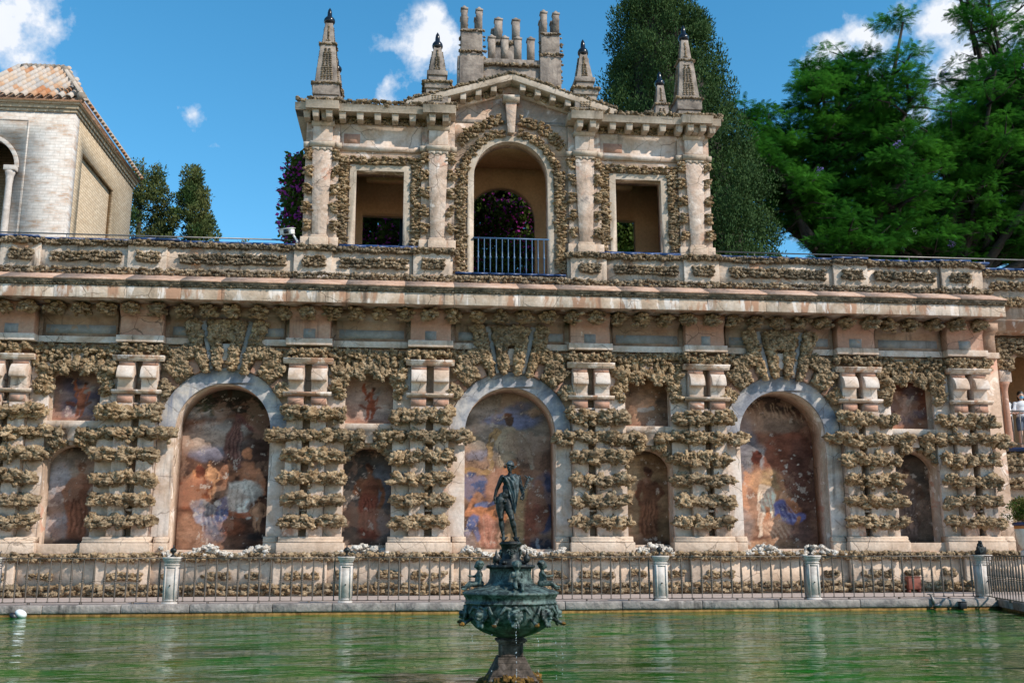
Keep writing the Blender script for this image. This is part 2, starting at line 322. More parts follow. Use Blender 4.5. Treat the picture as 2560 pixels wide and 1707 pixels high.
# ---------------------------------------------------------------- mesh tools
class MB:
    def __init__(s): s.V = []; s.L = []; s.Z = []; s.n = 0
    def add(s, v, faces):
        v = np.asarray(v, dtype=np.float64).reshape(-1, 3); s.V.append(v)
        if isinstance(faces, np.ndarray):
            s.L.append((faces+s.n).reshape(-1)); s.Z.append(np.full(len(faces), faces.shape[1]))
        else:
            s.L.append(np.array([i+s.n for f in faces for i in f])); s.Z.append(np.array([len(f) for f in faces]))
        s.n += len(v); return s
    def box(s, x0, x1, y0, y1, z0, z1):
        v = [(x, y, z) for z in (z0, z1) for y in (y0, y1) for x in (x0, x1)]
        return s.add(v, [(0, 2, 3, 1), (4, 5, 7, 6), (0, 1, 5, 4), (2, 6, 7, 3), (0, 4, 6, 2), (1, 3, 7, 5)])
    def frus(s, cx, cy, hx0, hy0, z0, hx1, hy1, z1):
        v = [(cx-hx0, cy-hy0, z0), (cx+hx0, cy-hy0, z0), (cx-hx0, cy+hy0, z0), (cx+hx0, cy+hy0, z0),
             (cx-hx1, cy-hy1, z1), (cx+hx1, cy-hy1, z1), (cx-hx1, cy+hy1, z1), (cx+hx1, cy+hy1, z1)]
        return s.add(v, [(0, 2, 3, 1), (4, 5, 7, 6), (0, 1, 5, 4), (2, 6, 7, 3), (0, 4, 6, 2), (1, 3, 7, 5)])
    def plate(s, outer, holes, y0, y1):
        """a slab in the XZ plane from y0 (front) to y1 (back), with real openings"""
        loops = [outer]+holes
        tris = tessellate_polygon([[Vector((p[0], p[1], 0)) for p in l] for l in loops])
        pts = [p for l in loops for p in l]; n = len(pts)
        v = [(p[0], y0, p[1]) for p in pts]+[(p[0], y1, p[1]) for p in pts]
        f = []
        for a, b, c in tris:
            ar = (pts[b][0]-pts[a][0])*(pts[c][1]-pts[a][1])-(pts[b][1]-pts[a][1])*(pts[c][0]-pts[a][0])
            if abs(ar) < 1e-9: continue
            if ar > 0: f += [(a, b, c), (c+n, b+n, a+n)]
            else: f += [(c, b, a), (a+n, b+n, c+n)]
        k = 0
        for li, l in enumerate(loops):
            m = len(l); A = sum(l[i][0]*l[(i+1) % m][1]-l[(i+1) % m][0]*l[i][1] for i in range(m))
            for i in range(m):
                a, b = k+i, k+(i+1) % m
                if (A > 0) != (li > 0): f.append((b, a, a+n, b+n))
                else: f.append((a, b, b+n, a+n))
            k += m
        return s.add(v, f)
    def mould(s, prof, x0, x1, ends=True):
        """profile of (y, z) points run along X"""
        n = len(prof); v = [(x0, y, z) for y, z in prof]+[(x1, y, z) for y, z in prof]
        f = [(i, (i+1) % n, (i+1) % n+n, i+n) for i in range(n)]
        if ends: f += [tuple(range(n-1, -1, -1)), tuple(range(n, 2*n))]
        return s.add(v, f)
    def lathe(s, prof, c=(0, 0, 0), seg=24, cap=True):
        v = []; f = []
        for r, z in prof:
            for k in range(seg):
                a = 2*PI*k/seg; v.append((c[0]+r*math.cos(a), c[1]+r*math.sin(a), c[2]+z))
        for i in range(len(prof)-1):
            for k in range(seg):
                a, b = i*seg+k, i*seg+(k+1) % seg; f.append((a, b, b+seg, a+seg))
        if cap: f += [tuple(range(seg-1, -1, -1)), tuple((len(prof)-1)*seg+k for k in range(seg))]
        return s.add(v, f)
    def tube(s, pts, rs, seg=8):
        pts = [Vector(p) for p in pts]; v = []; f = []
        if isinstance(rs, (int, float)): rs = [rs]*len(pts)
        for i, p in enumerate(pts):
            d = (pts[min(i+1, len(pts)-1)]-pts[max(i-1, 0)]).normalized()
            a = d.cross(Vector((0, 0, 1)) if abs(d.z) < .9 else Vector((1, 0, 0))).normalized(); b = d.cross(a)
            for k in range(seg):
                t = 2*PI*k/seg; v.append(p+(a*math.cos(t)+b*math.sin(t))*rs[i])
        for i in range(len(pts)-1):
            for k in range(seg):
                x, y = i*seg+k, i*seg+(k+1) % seg; f.append((x, x+seg, y+seg, y))
        f += [tuple(range(seg)), tuple((len(pts)-1)*seg+seg-1-k for k in range(seg))]
        return s.add([tuple(q) for q in v], f)
    def ell(s, c, r, M3=None, sub=2):
        v, f = ICO[sub]; w = v*np.array(r)
        if M3 is not None: w = w@np.array(M3).T
        return s.add(w+np.array(c), f)
    def rock(s, c, sc, sub=1, flatz=.0):
        v, f = ROCKS[sub][rnd.randrange(len(ROCKS[sub]))]
        e = Euler((rnd.uniform(-.5, .5)+rnd.choice((0, PI)), rnd.uniform(-.5, .5), rnd.uniform(-.7, .7)+rnd.choice((0, PI)))).to_matrix()
        w = (v@np.array(e).T)*np.array(sc)
        return s.add(w+np.array(c), f)
    def mesh(s, name, mat, smooth=False):
        me = bpy.data.meshes.new(name)
        if not s.V: return me
        V = np.concatenate(s.V); L = np.concatenate(s.L).astype(np.int32); Z = np.concatenate(s.Z).astype(np.int32)
        me.vertices.add(len(V)); me.vertices.foreach_set('co', V.reshape(-1))
        me.loops.add(len(L)); me.loops.foreach_set('vertex_index', L)
        me.polygons.add(len(Z)); st = np.zeros(len(Z), dtype=np.int32); st[1:] = np.cumsum(Z)[:-1]
        me.polygons.foreach_set('loop_start', st); me.polygons.foreach_set('loop_total', Z)
        if smooth: me.polygons.foreach_set('use_smooth', np.ones(len(Z), dtype=bool))
        me.update(calc_edges=True); me.validate()
        if mat: me.materials.append(mat)
        return me
    def build(s, name, mat, parent=None, smooth=False, bevel=0, stuff=False):
        o = link(name, s.mesh(name, mat, smooth), parent)
        if bevel:
            b = o.modifiers.new('bevel', 'BEVEL'); b.width = bevel; b.segments = 2; b.limit_method = 'ANGLE'; b.angle_limit = rad(40)
        if stuff: o['kind'] = 'stuff'
        return o

def link(name, me, parent=None, loc=None, rot=None, scale=None):
    o = bpy.data.objects.new(name, me); C.objects.link(o)
    if parent: o.parent = parent
    if loc is not None: o.location = loc
    if rot is not None: o.rotation_euler = rot
    if scale is not None: o.scale = scale
    return o
def tag(o, label, cat, group=None):
    o['label'] = label; o['category'] = cat
    if group: o['group'] = group
    return o
def thing(name, label, cat, loc=(0, 0, 0), group=None):
    return tag(link(name, None, None, loc), label, cat, group)
def struct(o): o['kind'] = 'structure'; return o

def ico(sub):
    t = (1+5**.5)/2
    v = [(-1, t, 0), (1, t, 0), (-1, -t, 0), (1, -t, 0), (0, -1, t), (0, 1, t), (0, -1, -t), (0, 1, -t), (t, 0, -1), (t, 0, 1), (-t, 0, -1), (-t, 0, 1)]
    v = [Vector(p).normalized() for p in v]
    f = [(0, 11, 5), (0, 5, 1), (0, 1, 7), (0, 7, 10), (0, 10, 11), (1, 5, 9), (5, 11, 4), (11, 10, 2), (10, 7, 6), (7, 1, 8), (3, 9, 4), (3, 4, 2), (3, 2, 6), (3, 6, 8), (3, 8, 9), (4, 9, 5), (2, 4, 11), (6, 2, 10), (8, 6, 7), (9, 8, 1)]
    for _ in range(sub):
        c = {}; nf = []
        def mid(a, b):
            k = (min(a, b), max(a, b))
            if k not in c: c[k] = len(v); v.append(((v[a]+v[b])/2).normalized())
            return c[k]
        for a, b, d in f:
            x, y, z = mid(a, b), mid(b, d), mid(d, a); nf += [(a, x, z), (b, y, x), (d, z, y), (x, y, z)]
        f = nf
    return np.array([tuple(p) for p in v]), np.array(f)
ICO = {k: ico(k) for k in (1, 2, 3)}
def rockshape(sub, seed, amp=1.0):
    """a craggy, pitted lump of calcareous tufa, about unit radius"""
    v, f = ICO[sub]; out = []
    o = Vector((seed*7.3, seed*3.1, seed*11.7))
    for p in v:
        p = Vector(p)
        q = p*1.5+o
        d = noise.fractal(q*.8, .9, 2.2, 4)*.40
        d += (abs(noise.noise(p*2.2+o*1.3))-.2)*.35
        cell = noise.voronoi(p*2.3+o)[0][0]
        d += (.35-cell)*.62
        d -= .38*max(0, noise.noise(p*4.1+o*2.1)-.12)*2
        out.append(p*max(.35, 1+d*amp))
    return np.array([tuple(p) for p in out]), f
ROCKS = {k: [rockshape(k, i+1) for i in range(12)] for k in (1, 2, 3)}
def rockmeshes(key, mat, sub=3):
    res = []
    for v, f in ROCKS[sub]:
        m = MB(); m.add(v, f); res.append(m.mesh(key, mat, False))
    return res

def arch_pts(cx, half, z0, zs, zc, n=20):
    """opening outline: jambs from z0 to the springing zs, round or segmental head up to zc"""
    h = zc-zs
    if h < half-1e-4:
        r = (half*half+h*h)/(2*h); cz = zc-r; a0 = math.asin(half/r)
    else: r = half; cz = zs; a0 = PI/2
    p = [(cx-half, z0), (cx+half, z0)]
    for i in range(n+1):
        a = a0-2*a0*i/n; p.append((cx+r*math.sin(a), cz+r*math.cos(a)*(h/half if a0 == PI/2 else 1)))
    return p
def ring_pts(cx, cz, r0, r1, a0=-PI/2, a1=PI/2, n=28):
    o = [(cx+r1*math.sin(a0+(a1-a0)*i/n), cz+r1*math.cos(a0+(a1-a0)*i/n)) for i in range(n+1)]
    return o+[(cx+r0*math.sin(a1-(a1-a0)*i/n), cz+r0*math.cos(a1-(a1-a0)*i/n)) for i in range(n+1)]
def rect(x0, x1, z0, z1): return [(x0, z0), (x1, z0), (x1, z1), (x0, z1)]

# voxel-united figures: one continuous skin over tapered limbs
def figure(name, prims, voxel, mat, parent=None, smooth=4, xf=None):
    m = MB()
    for p in prims:
        if p[0] == 'e': m.ell(p[1], p[2], p[3] if len(p) > 3 else None, 3)
        else:
            (a, ra), (b, rb) = p[1:]; a, b = Vector(a), Vector(b)
            n = max(2, int((b-a).length/(min(ra, rb)*.45))+1)
            for i in range(n+1):
                t = i/n; m.ell(tuple(a.lerp(b, t)), (ra+(rb-ra)*t,)*3, None, 2)
    me = m.mesh(name, mat)
    o = bpy.data.objects.new(name, me); C.objects.link(o)
    r = o.modifiers.new('r', 'REMESH'); r.mode = 'VOXEL'; r.voxel_size = voxel; r.use_smooth_shade = True
    sm = o.modifiers.new('s', 'SMOOTH'); sm.factor = .5; sm.iterations = smooth
    dg = bpy.context.evaluated_depsgraph_get(); me2 = bpy.data.meshes.new_from_object(o.evaluated_get(dg))
    bpy.data.objects.remove(o); bpy.data.meshes.remove(me)
    me2.name = name
    me2.materials.clear(); me2.materials.append(mat)
    if xf is not None: me2.transform(xf)
    return link(name, me2, parent)
def c(a, ra, b, rb): return ('c', (a, ra), (b, rb))

# ---------------------------------------------------------------- ground, walk, pond
struct(MB().box(-400, 400, 29.5, 900, -1.2, .2).build('ground', M['earth']))
YR, ZW = 20.75, .2                                             # rail line, walk level
CA = Vector((12.28, YR-.15)); DS = Vector((-.33, -1)).normalized()   # pond corner and direction of its right side
CB = CA+DS*30
m = MB(); m.add([(-22, YR-.15, ZW), (CA.x, CA.y, ZW), (CA.x, 29.5, ZW), (-22, 29.5, ZW), (CB.x, CB.y, ZW), (40, CB.y, ZW), (40, 29.5, ZW)],
                [(0, 1, 2, 3), (1, 4, 5, 6, 2)])
m.add([(-40, -14, ZW), (40, -14, ZW), (40, -1.2, ZW), (-40, -1.2, ZW), (-40, 29.5, ZW), (-22, 29.5, ZW), (-22, -1.2, ZW)], [(0, 1, 2, 3), (3, 6, 5, 4)])
struct(m.build('pavement', M['walk']))
# paving joints on the walk
m = MB()
x = -12.0
for k in range(16):
    m.box(-12, 12.1, 20.95+k*.22, 20.958+k*.22, ZW, ZW+.001)
# pond floor and banks, coping stones with rounded nose
struct(MB().box(-22.6, 14, -1.4, YR-.1, -1.1, -1.0).build('pond_floor', M['algae']))
cop = link('pond_coping', None); struct(cop)
x = -12.0
while x < CA.x-.3:
    L = min(rnd.uniform(1.1, 1.9), CA.x-.02-x)
    MB().mould([(YR-.22, .055), (YR-.235, .09+rnd.uniform(0, .01)), (YR-.225, .19), (YR-.20, .212+rnd.uniform(0, .006)), (YR+.18, .212), (YR+.18, .05)], x, x+L-.012).build('coping_stone', M['coping'], cop, bevel=.01)
    x += L
t = 0.05
while t < 12:
    L = rnd.uniform(1.2, 1.8)
    a = CA+DS*t; b = CA+DS*(t+L-.012); nrm = Vector((-DS.y, DS.x)); nrm = nrm if nrm.x < 0 else -nrm
    v = []
    for p in (a, b):
        for off, z in ((.08, .055), (.09, .19), (.06, .212), (-.34, .212), (-.34, .05)):
            q = p+nrm*off; v.append((q.x, q.y, z))
    MB().add(v, [(0, 1, 6, 5), (1, 2, 7, 6), (2, 3, 8, 7), (3, 4, 9, 8), (4, 3, 2, 1, 0), (5, 6, 7, 8, 9)]).build('coping_stone', M['coping'], cop)
    t += L
m = MB(); m.box(-22, CA.x+.1, YR-.2, YR-.1, -1.0, .06)
m.add([(CA.x, CA.y, -1), (CA.x, CA.y, .06), (CB.x, CB.y, .06), (CB.x, CB.y, -1)], [(0, 1, 2, 3)])
m.box(-22.1, -22, -1.2, YR, -1.0, .19).box(-22, 4, -1.3, -1.2, -1.0, .19)
struct(m.build('pond_bank', M['algae']))
# water with real low swell as well as fine ripple in the material
nx, ny = 150, 220
xs = np.linspace(-22, 12.6, nx); ys = np.linspace(-1.2, YR-.18, ny)
X, Y = np.meshgrid(xs, ys)
Zs = .002*np.sin(X*3.1+Y*5.2)+.0015*np.sin(X*-4.7+Y*7.9+1)+.001*np.sin(X*8.3+Y*11.0)
v = np.stack([X, Y, Zs], -1).reshape(-1, 3)
i = np.arange(nx*ny).reshape(ny, nx); fc = np.stack([i[:-1, :-1], i[:-1, 1:], i[1:, 1:], i[1:, :-1]], -1).reshape(-1, 4)
struct(MB().add(v, fc).build('pond_water', M['water'], smooth=True))

# ---------------------------------------------------------------- frescoes: the faded paint is computed stroke by stroke
def vnoise(h, w, cell, seed, octs=5, rough=.55, asp=1.0):
    g = np.random.default_rng(seed); out = np.zeros((h, w)); amp = 1; tot_ = 0
    for o in range(octs):
        ch = max(1.0, cell/2**o); cw = max(1.0, cell*asp/2**o)
        gh, gw = int(h/ch)+3, int(w/cw)+3; G = g.random((gh, gw))
        yy = np.arange(h)/ch; xx = np.arange(w)/cw; iy = yy.astype(int); ix = xx.astype(int)
        fy = (yy-iy)[:, None]; fx = (xx-ix)[None, :]; fy = fy*fy*(3-2*fy); fx = fx*fx*(3-2*fx)
        a = G[iy][:, ix]; b = G[iy][:, ix+1]; c_ = G[iy+1][:, ix]; d = G[iy+1][:, ix+1]
        out += amp*((a*(1-fx)+b*fx)*(1-fy)+(c_*(1-fx)+d*fx)*fy); tot_ += amp; amp *= rough
    out /= tot_; return np.clip((out-.5)*2.2+.5, 0, 1)
class Paint:
    def __init__(s, W_, H_, px, seed, tones):
        s.W, s.H = W_, H_; s.w = int(W_/px)+1; s.h = int(H_/px)+1; s.seed = seed
        x = np.linspace(-W_/2, W_/2, s.w); z = np.linspace(0, H_, s.h); s.X0, s.Z0 = np.meshgrid(x, z)
        n1, n2 = vnoise(s.h, s.w, 14, seed+1), vnoise(s.h, s.w, 14, seed+2)
        n3, n4 = vnoise(s.h, s.w, 5, seed+4), vnoise(s.h, s.w, 5, seed+5); s.X = s.X0+.09*(n1-.5)+.035*(n3-.5); s.Z = s.Z0+.09*(n2-.5)+.035*(n4-.5)
        t = vnoise(s.h, s.w, 40, seed+3, 6)[..., None]
        a, b, c_ = (np.array(q_) for q_ in tones); s.C = np.where(t < .5, a+(b-a)*t*2, b+(c_-b)*(t*2-1))
    def put(s, m, col): s.C = s.C*(1-m[..., None])+np.array(col)*m[..., None]
    def blob(s, x, z, rx, rz, col, an=0, soft=.35, al=1.0, mod=.35):
        dx, dz = s.X-x, s.Z-z; ca, sa = math.cos(an), math.sin(an); u = (dx*ca+dz*sa)/rx; v = (dz*ca-dx*sa)/rz
        d = np.sqrt(u*u+v*v); m = np.clip((1+soft*.4-d)/max(soft, .02), 0, 1); m = m*m*(3-2*m)*al
        sh = (1+mod*np.clip(-u*.7+v*.5, -1, 1))[..., None]; s.C = s.C*(1-m[..., None])+np.array(col)*sh*m[..., None]
    def line(s, pts, w0, w1, col, al=1.0, soft=.5):
        n = len(pts)-1
        for i in range(n):
            (ax, az), (bx, bz) = pts[i], pts[i+1]; L = (bx-ax)**2+(bz-az)**2+1e-9
            t = np.clip(((s.X-ax)*(bx-ax)+(s.Z-az)*(bz-az))/L, 0, 1)
            d = np.hypot(s.X-ax-t*(bx-ax), s.Z-az-t*(bz-az)); w = w0+(w1-w0)*((i+t)/n)
            m = np.clip((1+soft*.5-d/w)/soft, 0, 1)*al; s.put(m, col)
    def folds(s, x0, z0, x1, z1, wd0, wd1, n, dark, light):
        for k in range(n):
            t = k/(n-1)-.5; pts = [(x0+(x1-x0)*j/4+t*(wd0+(wd1-wd0)*j/4)+.012*math.sin(j*2.1+k), z0+(z1-z0)*j/4) for j in range(5)]
            s.line(pts, .012, .022, dark if k % 2 else light, .55)
    def person(s, x, z, h, skin, lean=0, turn=1, arms=True):
        """a loosely painted figure: head, trunk, arms and legs"""
        q_ = lambda a, b: (x+lean*b*h+a*h*turn, z+b*h)
        s.line([q_(-.05, 0), q_(-.06, .26), q_(-.03, .5)], .045*h, .075*h, tuple(a*.85 for a in skin)); s.line([q_(.07, .0), q_(.09, .26), q_(.03, .5)], .04*h, .075*h, skin)
        cx_, cz_ = q_(0, .66); s.blob(cx_, cz_, .125*h, .2*h, skin, lean*-.8, .3, 1, .5)
        if arms: s.line([q_(-.11, .78), q_(-.19, .6), q_(-.15, .42)], .04*h, .028*h, skin); s.line([q_(.11, .78), q_(.2, .62), q_(.1, .52)], .04*h, .028*h, tuple(a*.8 for a in skin))
        cx_, cz_ = q_(.01, .93); s.blob(cx_, cz_, .055*h, .075*h, skin, 0, .3, 1, .5); cx_, cz_ = q_(-.01, .965); s.blob(cx_, cz_, .06*h, .045*h, (.05, .025, .018), 0, .4, .9)
    def finish(s, mat_name, loss=.5):
        b1 = vnoise(s.h, s.w, 5, s.seed+11, 4, .7, 2.2)[..., None]; b2 = vnoise(s.h, s.w, 26, s.seed+12, 6, .62)[..., None]
        s.C = s.C*(.66+.6*b1)*(.62+.62*b2)
        g_ = vnoise(s.h, s.w, 30, s.seed+13, 6, .65); s.put(np.clip((g_-.60)/.1, 0, 1)*.35, (.33, .20, .14))
        g_ = vnoise(s.h, s.w, 9, s.seed+14, 5, .7); s.put(np.clip((g_-.955+.05*(loss-.5))/.03, 0, 1)*.6, (.42, .37, .33))
        g_ = np.abs(vnoise(s.h, s.w, 34, s.seed+15, 5, .6)-.5); s.put(np.clip((.012-g_)/.01, 0, 1)*.5, (.05, .03, .02))
        lum = s.C.mean(-1, keepdims=True); s.C = lum+(s.C-lum)*.92
        s.C = np.clip(s.C*FTINT, .008, .8)
        v = np.stack([s.X0.ravel(), np.zeros(s.w*s.h), s.Z0.ravel()], -1); i = np.arange(s.w*s.h).reshape(s.h, s.w)
        fc = np.stack([i[:-1, :-1], i[:-1, 1:], i[1:, 1:], i[1:, :-1]], -1).reshape(-1, 4)
        me = MB().add(v, fc).mesh('fresco', FRM, True); ca = me.color_attributes.new('paint', 'FLOAT_COLOR', 'POINT')
        ca.data.foreach_set('color', np.concatenate([s.C.reshape(-1, 3), np.ones((s.w*s.h, 1))], 1).astype(np.float32).ravel()); return me
FTINT = np.array([1.1, 1.0, .92])*1.25
FRM, t_, b_ = new_mat('faded_fresco'); N = NB(t_); at_ = N.n('ShaderNodeVertexColor', layer_name='paint')
N.lk(N.mix(.5, at_.outputs[0], N.ramp(N.noise(N.pos(), 30, 6, .7).outputs['Fac'], [(.3, .55), (.65, 1.15)]), 'MULTIPLY'), b_.inputs['Base Color'])
b_.inputs['Roughness'].default_value = .9; b_.inputs['Specular IOR Level'].default_value = .15; N.lk(N.bump(N.noise(N.pos(), 9, 8, .7).outputs['Fac'], .4, .012), b_.inputs['Normal'])
SKN, SKD, RED, UMB, NIGHT, CLOUD, PALE, BLUE = (.48, .24, .12), (.30, .13, .07), (.30, .085, .035), (.12, .06, .04), (.03, .024, .024), (.24, .22, .22), (.58, .53, .48), (.10, .12, .24)
def big_left():
    p = Paint(2.4, 4.1, .022, 5, [(.05, .028, .022), (.14, .065, .04), (.24, .125, .08)])
    for k in range(7): p.blob(-.65+.18*k, 3.5-.17*k+.1*math.sin(k*2), .62, .16, (.20, .19, .19) if k % 2 else (.27, .25, .24), .1, .9, .75)
    p.blob(-.5, 2.7, .75, .3, (.33, .26, .22), 0, .8, .8); p.blob(-.4, 2.4, .55, .18, (.14, .15, .22), 0, .8, .7); p.blob(.2, 3.95, .6, .25, (.03, .035, .03), 0, .7, .9); p.blob(.95, 2.9, .42, 1.1, (.035, .022, .02), 0, .6, .95); p.blob(.75, 2.2, .6, .8, (.05, .028, .022), 0, .7, .9)
    p.line([(-.02, 4.1), (0, 3.75), (.1, 3.45), (.2, 3.3)], .07, .045, (.035, .022, .015), 1, .3)
    r_ = random.Random(3)
    for sx in (-1, 1):
        for k in range(7):
            x0, z0 = .08+sx*.05, 3.45+k*.06; x1, z1 = x0+sx*(.3+.1*r_.random()+.04*k), z0+r_.uniform(-.12, .22); x2, z2 = x1+sx*r_.uniform(.2, .4), z1+r_.uniform(-.15, .15)
            p.line([(x0, z0), (x1, z1), (x2, z2)], .028, .008, (.025, .02, .015), .95, .5)
            for j in range(6): p.blob(x1+(x2-x1)*r_.random(), z1+(z2-z1)*r_.random()+r_.uniform(-.1, .1), .09, .04, (.035, .04, .025), r_.uniform(-.5, .5), .8, .8)
    p.line([(.2, 3.3), (.12, 2.9), (.08, 2.5), (.15, 2.15)], .12, .2, (.13, .06, .05), .95); p.line([(.22, 3.3), (.5, 3.05), (.72, 2.9)], .08, .05, (.12, .05, .045), .9); p.folds(.2, 3.3, .15, 2.2, .12, .45, 8, (.06, .03, .03), (.20, .11, .095))
    p.person(-.72, 1.05, 1.15, (.38, .17, .08), .05); p.person(-.3, 1.35, .85, SKN, -.1, -1); p.person(-.02, 1.4, .85, (.26, .12, .07), .05); p.blob(-.62, 1.95, .13, .18, (.08, .02, .012), 0, .3, .95); p.blob(-.5, 1.6, .22, .13, (.09, .022, .014), 0, .3, .95)
    p.blob(-.75, 1.4, .42, .45, RED, 0, .7, .7)
    p.line([(.55, 1.6), (.5, 2.05)], .24, .17, SKD, 1); p.line([(.72, 2.0), (.85, 1.7), (.88, 1.4)], .07, .05, (.34, .15, .08)); p.line([(.36, 2.0), (.15, 1.8), (.02, 1.7)], .07, .045, SKD); p.blob(.5, 2.42, .12, .15, (.34, .14, .07), 0, .3)
    p.blob(.5, 1.45, .38, .28, (.42, .40, .37), 0, .3); p.line([(.2, 1.5), (.18, 1.15), (.3, .95)], .18, .13, PALE); p.line([(.45, 1.35), (.45, 1.0), (.6, .8)], .12, .06, (.5, .46, .42)); p.folds(.35, 1.6, .35, .95, .55, .6, 9, (.2, .18, .17), (.62, .58, .54))
    p.line([(.1, .95), (.35, .85), (.6, .88)], .07, .07, RED, .9)
    p.blob(-.45, 1.05, .4, .18, CLOUD, -.3, .4); p.line([(-.7, 1.1), (-.6, .8), (-.3, .65), (-.15, .5)], .13, .12, (.20, .20, .26)); p.line([(-.02, 1.2), (-.05, .9), (-.15, .6)], .12, .1, BLUE); p.folds(-.35, 1.1, -.3, .5, .5, .5, 9, (.08, .08, .14), (.34, .33, .36)); p.blob(-.2, .4, .32, .22, (.16, .15, .19), 0, .7, .8); p.blob(-.15, 1.2, .1, .07, PALE, 0, .4, .8)
    p.person(.8, .45, .85, (.36, .19, .11), 0, -1); p.blob(.78, .4, .3, .12, NIGHT, 0, .6, .9); p.blob(.2, .55, .3, .2, RED, 0, .8, .6); p.blob(-.9, .4, .25, .5, (.3, .16, .1), 0, .8, .6)
    return p.finish('a')
def big_mid():
    p = Paint(2.4, 4.1, .022, 17, [(.10, .06, .045), (.22, .13, .085), (.30, .2, .14)])
    p.blob(0, 3.2, 1.3, 1.0, (.20, .175, .155), 0, .5, 1, .1)
    for x, z, w_, c_ in ((-.5, 3.5, .5, CLOUD), (.3, 3.62, .4, (.11, .12, .2)), (.45, 3.25, .5, (.12, .15, .29)), (-.1, 3.35, .5, (.13, .15, .27)), (-.7, 3.1, .35, (.30, .25, .22)), (.75, 3.5, .25, (.30, .21, .16)), (.7, 2.8, .35, (.27, .23, .2)), (-.75, 2.4, .35, (.17, .17, .23)), (-.9, 2.8, .3, (.28, .24, .18))): p.blob(x, z, w_, w_*.38, c_, .15, .8, .85)
    p.blob(.02, 2.72, .33, .40, (.27, .225, .165), 0, .15, 1, .25); p.line([(-.3, 2.95), (-.45, 2.6), (-.42, 2.1)], .105, .07, (.30, .2, .10), 1, .25); p.line([(.32, 2.95), (.5, 2.6), (.68, 2.12)], .10, .07, (.24, .21, .17), 1, .25); p.blob(0, 2.2, .28, .25, (.27, .21, .15), 0, .3)
    p.blob(.06, 3.27, .12, .16, (.08, .05, .04), 0, .25); p.blob(.0, 3.4, .15, .07, (.10, .045, .03), 0, .5)
    for a, b in (((-.3, 2.98), (-.55, 2.62)), ((-.55, 2.62), (-.5, 2.05)), ((.33, 2.98), (.62, 2.5)), ((.62, 2.5), (.78, 2.05)), ((-.18, 2.75), (-.22, 2.1)), ((.2, 2.8), (.28, 2.15)), ((-1.1, 2.35), (-.5, 2.02)), ((-.9, 2.5), (-.75, 2.3)), ((-1.0, 2.2), (-.75, 2.3))): p.line([a, b], .012, .01, (.07, .05, .045), .8)
    p.line([(-1.2, 2.0), (-.4, 2.0)], .075, .07, (.36, .22, .1), .9, .2); p.line([(.3, 1.98), (1.2, 1.95)], .07, .07, (.17, .09, .06), .9, .2)
    p.blob(-.85, 1.6, .42, .36, (.07, .095, .20), 0, .2, 1, .2); p.blob(1.0, 1.2, .34, .8, (.04, .05, .10), 0, .3, .95, .2)
    p.line([(.1, 2.0), (.12, 1.5), (-.05, 1.1)], .25, .35, (.40, .15, .055), .9); p.line([(-.2, 1.9), (-.35, 1.5), (-.3, 1.0)], .2, .25, (.30, .15, .1), .85); p.line([(.35, 1.3), (.4, .7), (.3, .2)], .3, .4, (.36, .235, .12), .9); p.line([(.7, 1.3), (.65, .7), (.6, .3)], .2, .22, (.2, .07, .045), .9); p.blob(.85, 1.55, .12, .25, (.14, .06, .045), 0, .4); p.line([(.8, 1.4), (.95, .95), (.85, .6)], .12, .1, (.17, .075, .05), .9)
    p.blob(-.75, 1.32, .16, .16, (.32, .16, .1), 0, .3); p.blob(-.55, .95, .38, .24, (.44, .18, .08), .2, .3); p.line([(-.9, 1.3), (-1.0, .9), (-.6, .85)], .07, .07, (.42, .18, .09)); p.line([(-.75, 1.12), (-.35, 1.2)], .07, .05, (.13, .17, .34), .95); p.line([(-.8, .75), (-1.0, .45)], .13, .1, (.09, .12, .27), .95); p.line([(-.5, .75), (-.45, .2)], .15, .2, (.38, .17, .12), .9); p.folds(-.5, .8, -.4, .1, .6, .5, 7, (.2, .09, .06), (.45, .27, .2)); p.blob(-.98, .15, .22, .3, (.36, .28, .26), 0, .6, .9); p.line([(-.75, .5), (-.7, .3)], .08, .06, BLUE, .8); p.blob(.9, .15, .35, .2, (.05, .055, .08), 0, .6, .95); p.line([(.78, .28), (.82, .12)], .03, .05, (.4, .4, .45), .9)
    p.line([(.15, 1.2), (.25, .8), (.55, .65)], .02, .015, (.15, .06, .04), .7); p.line([(-.3, .9), (.1, .7)], .02, .012, (.17, .07, .04), .7)
    return p.finish('b', .8)
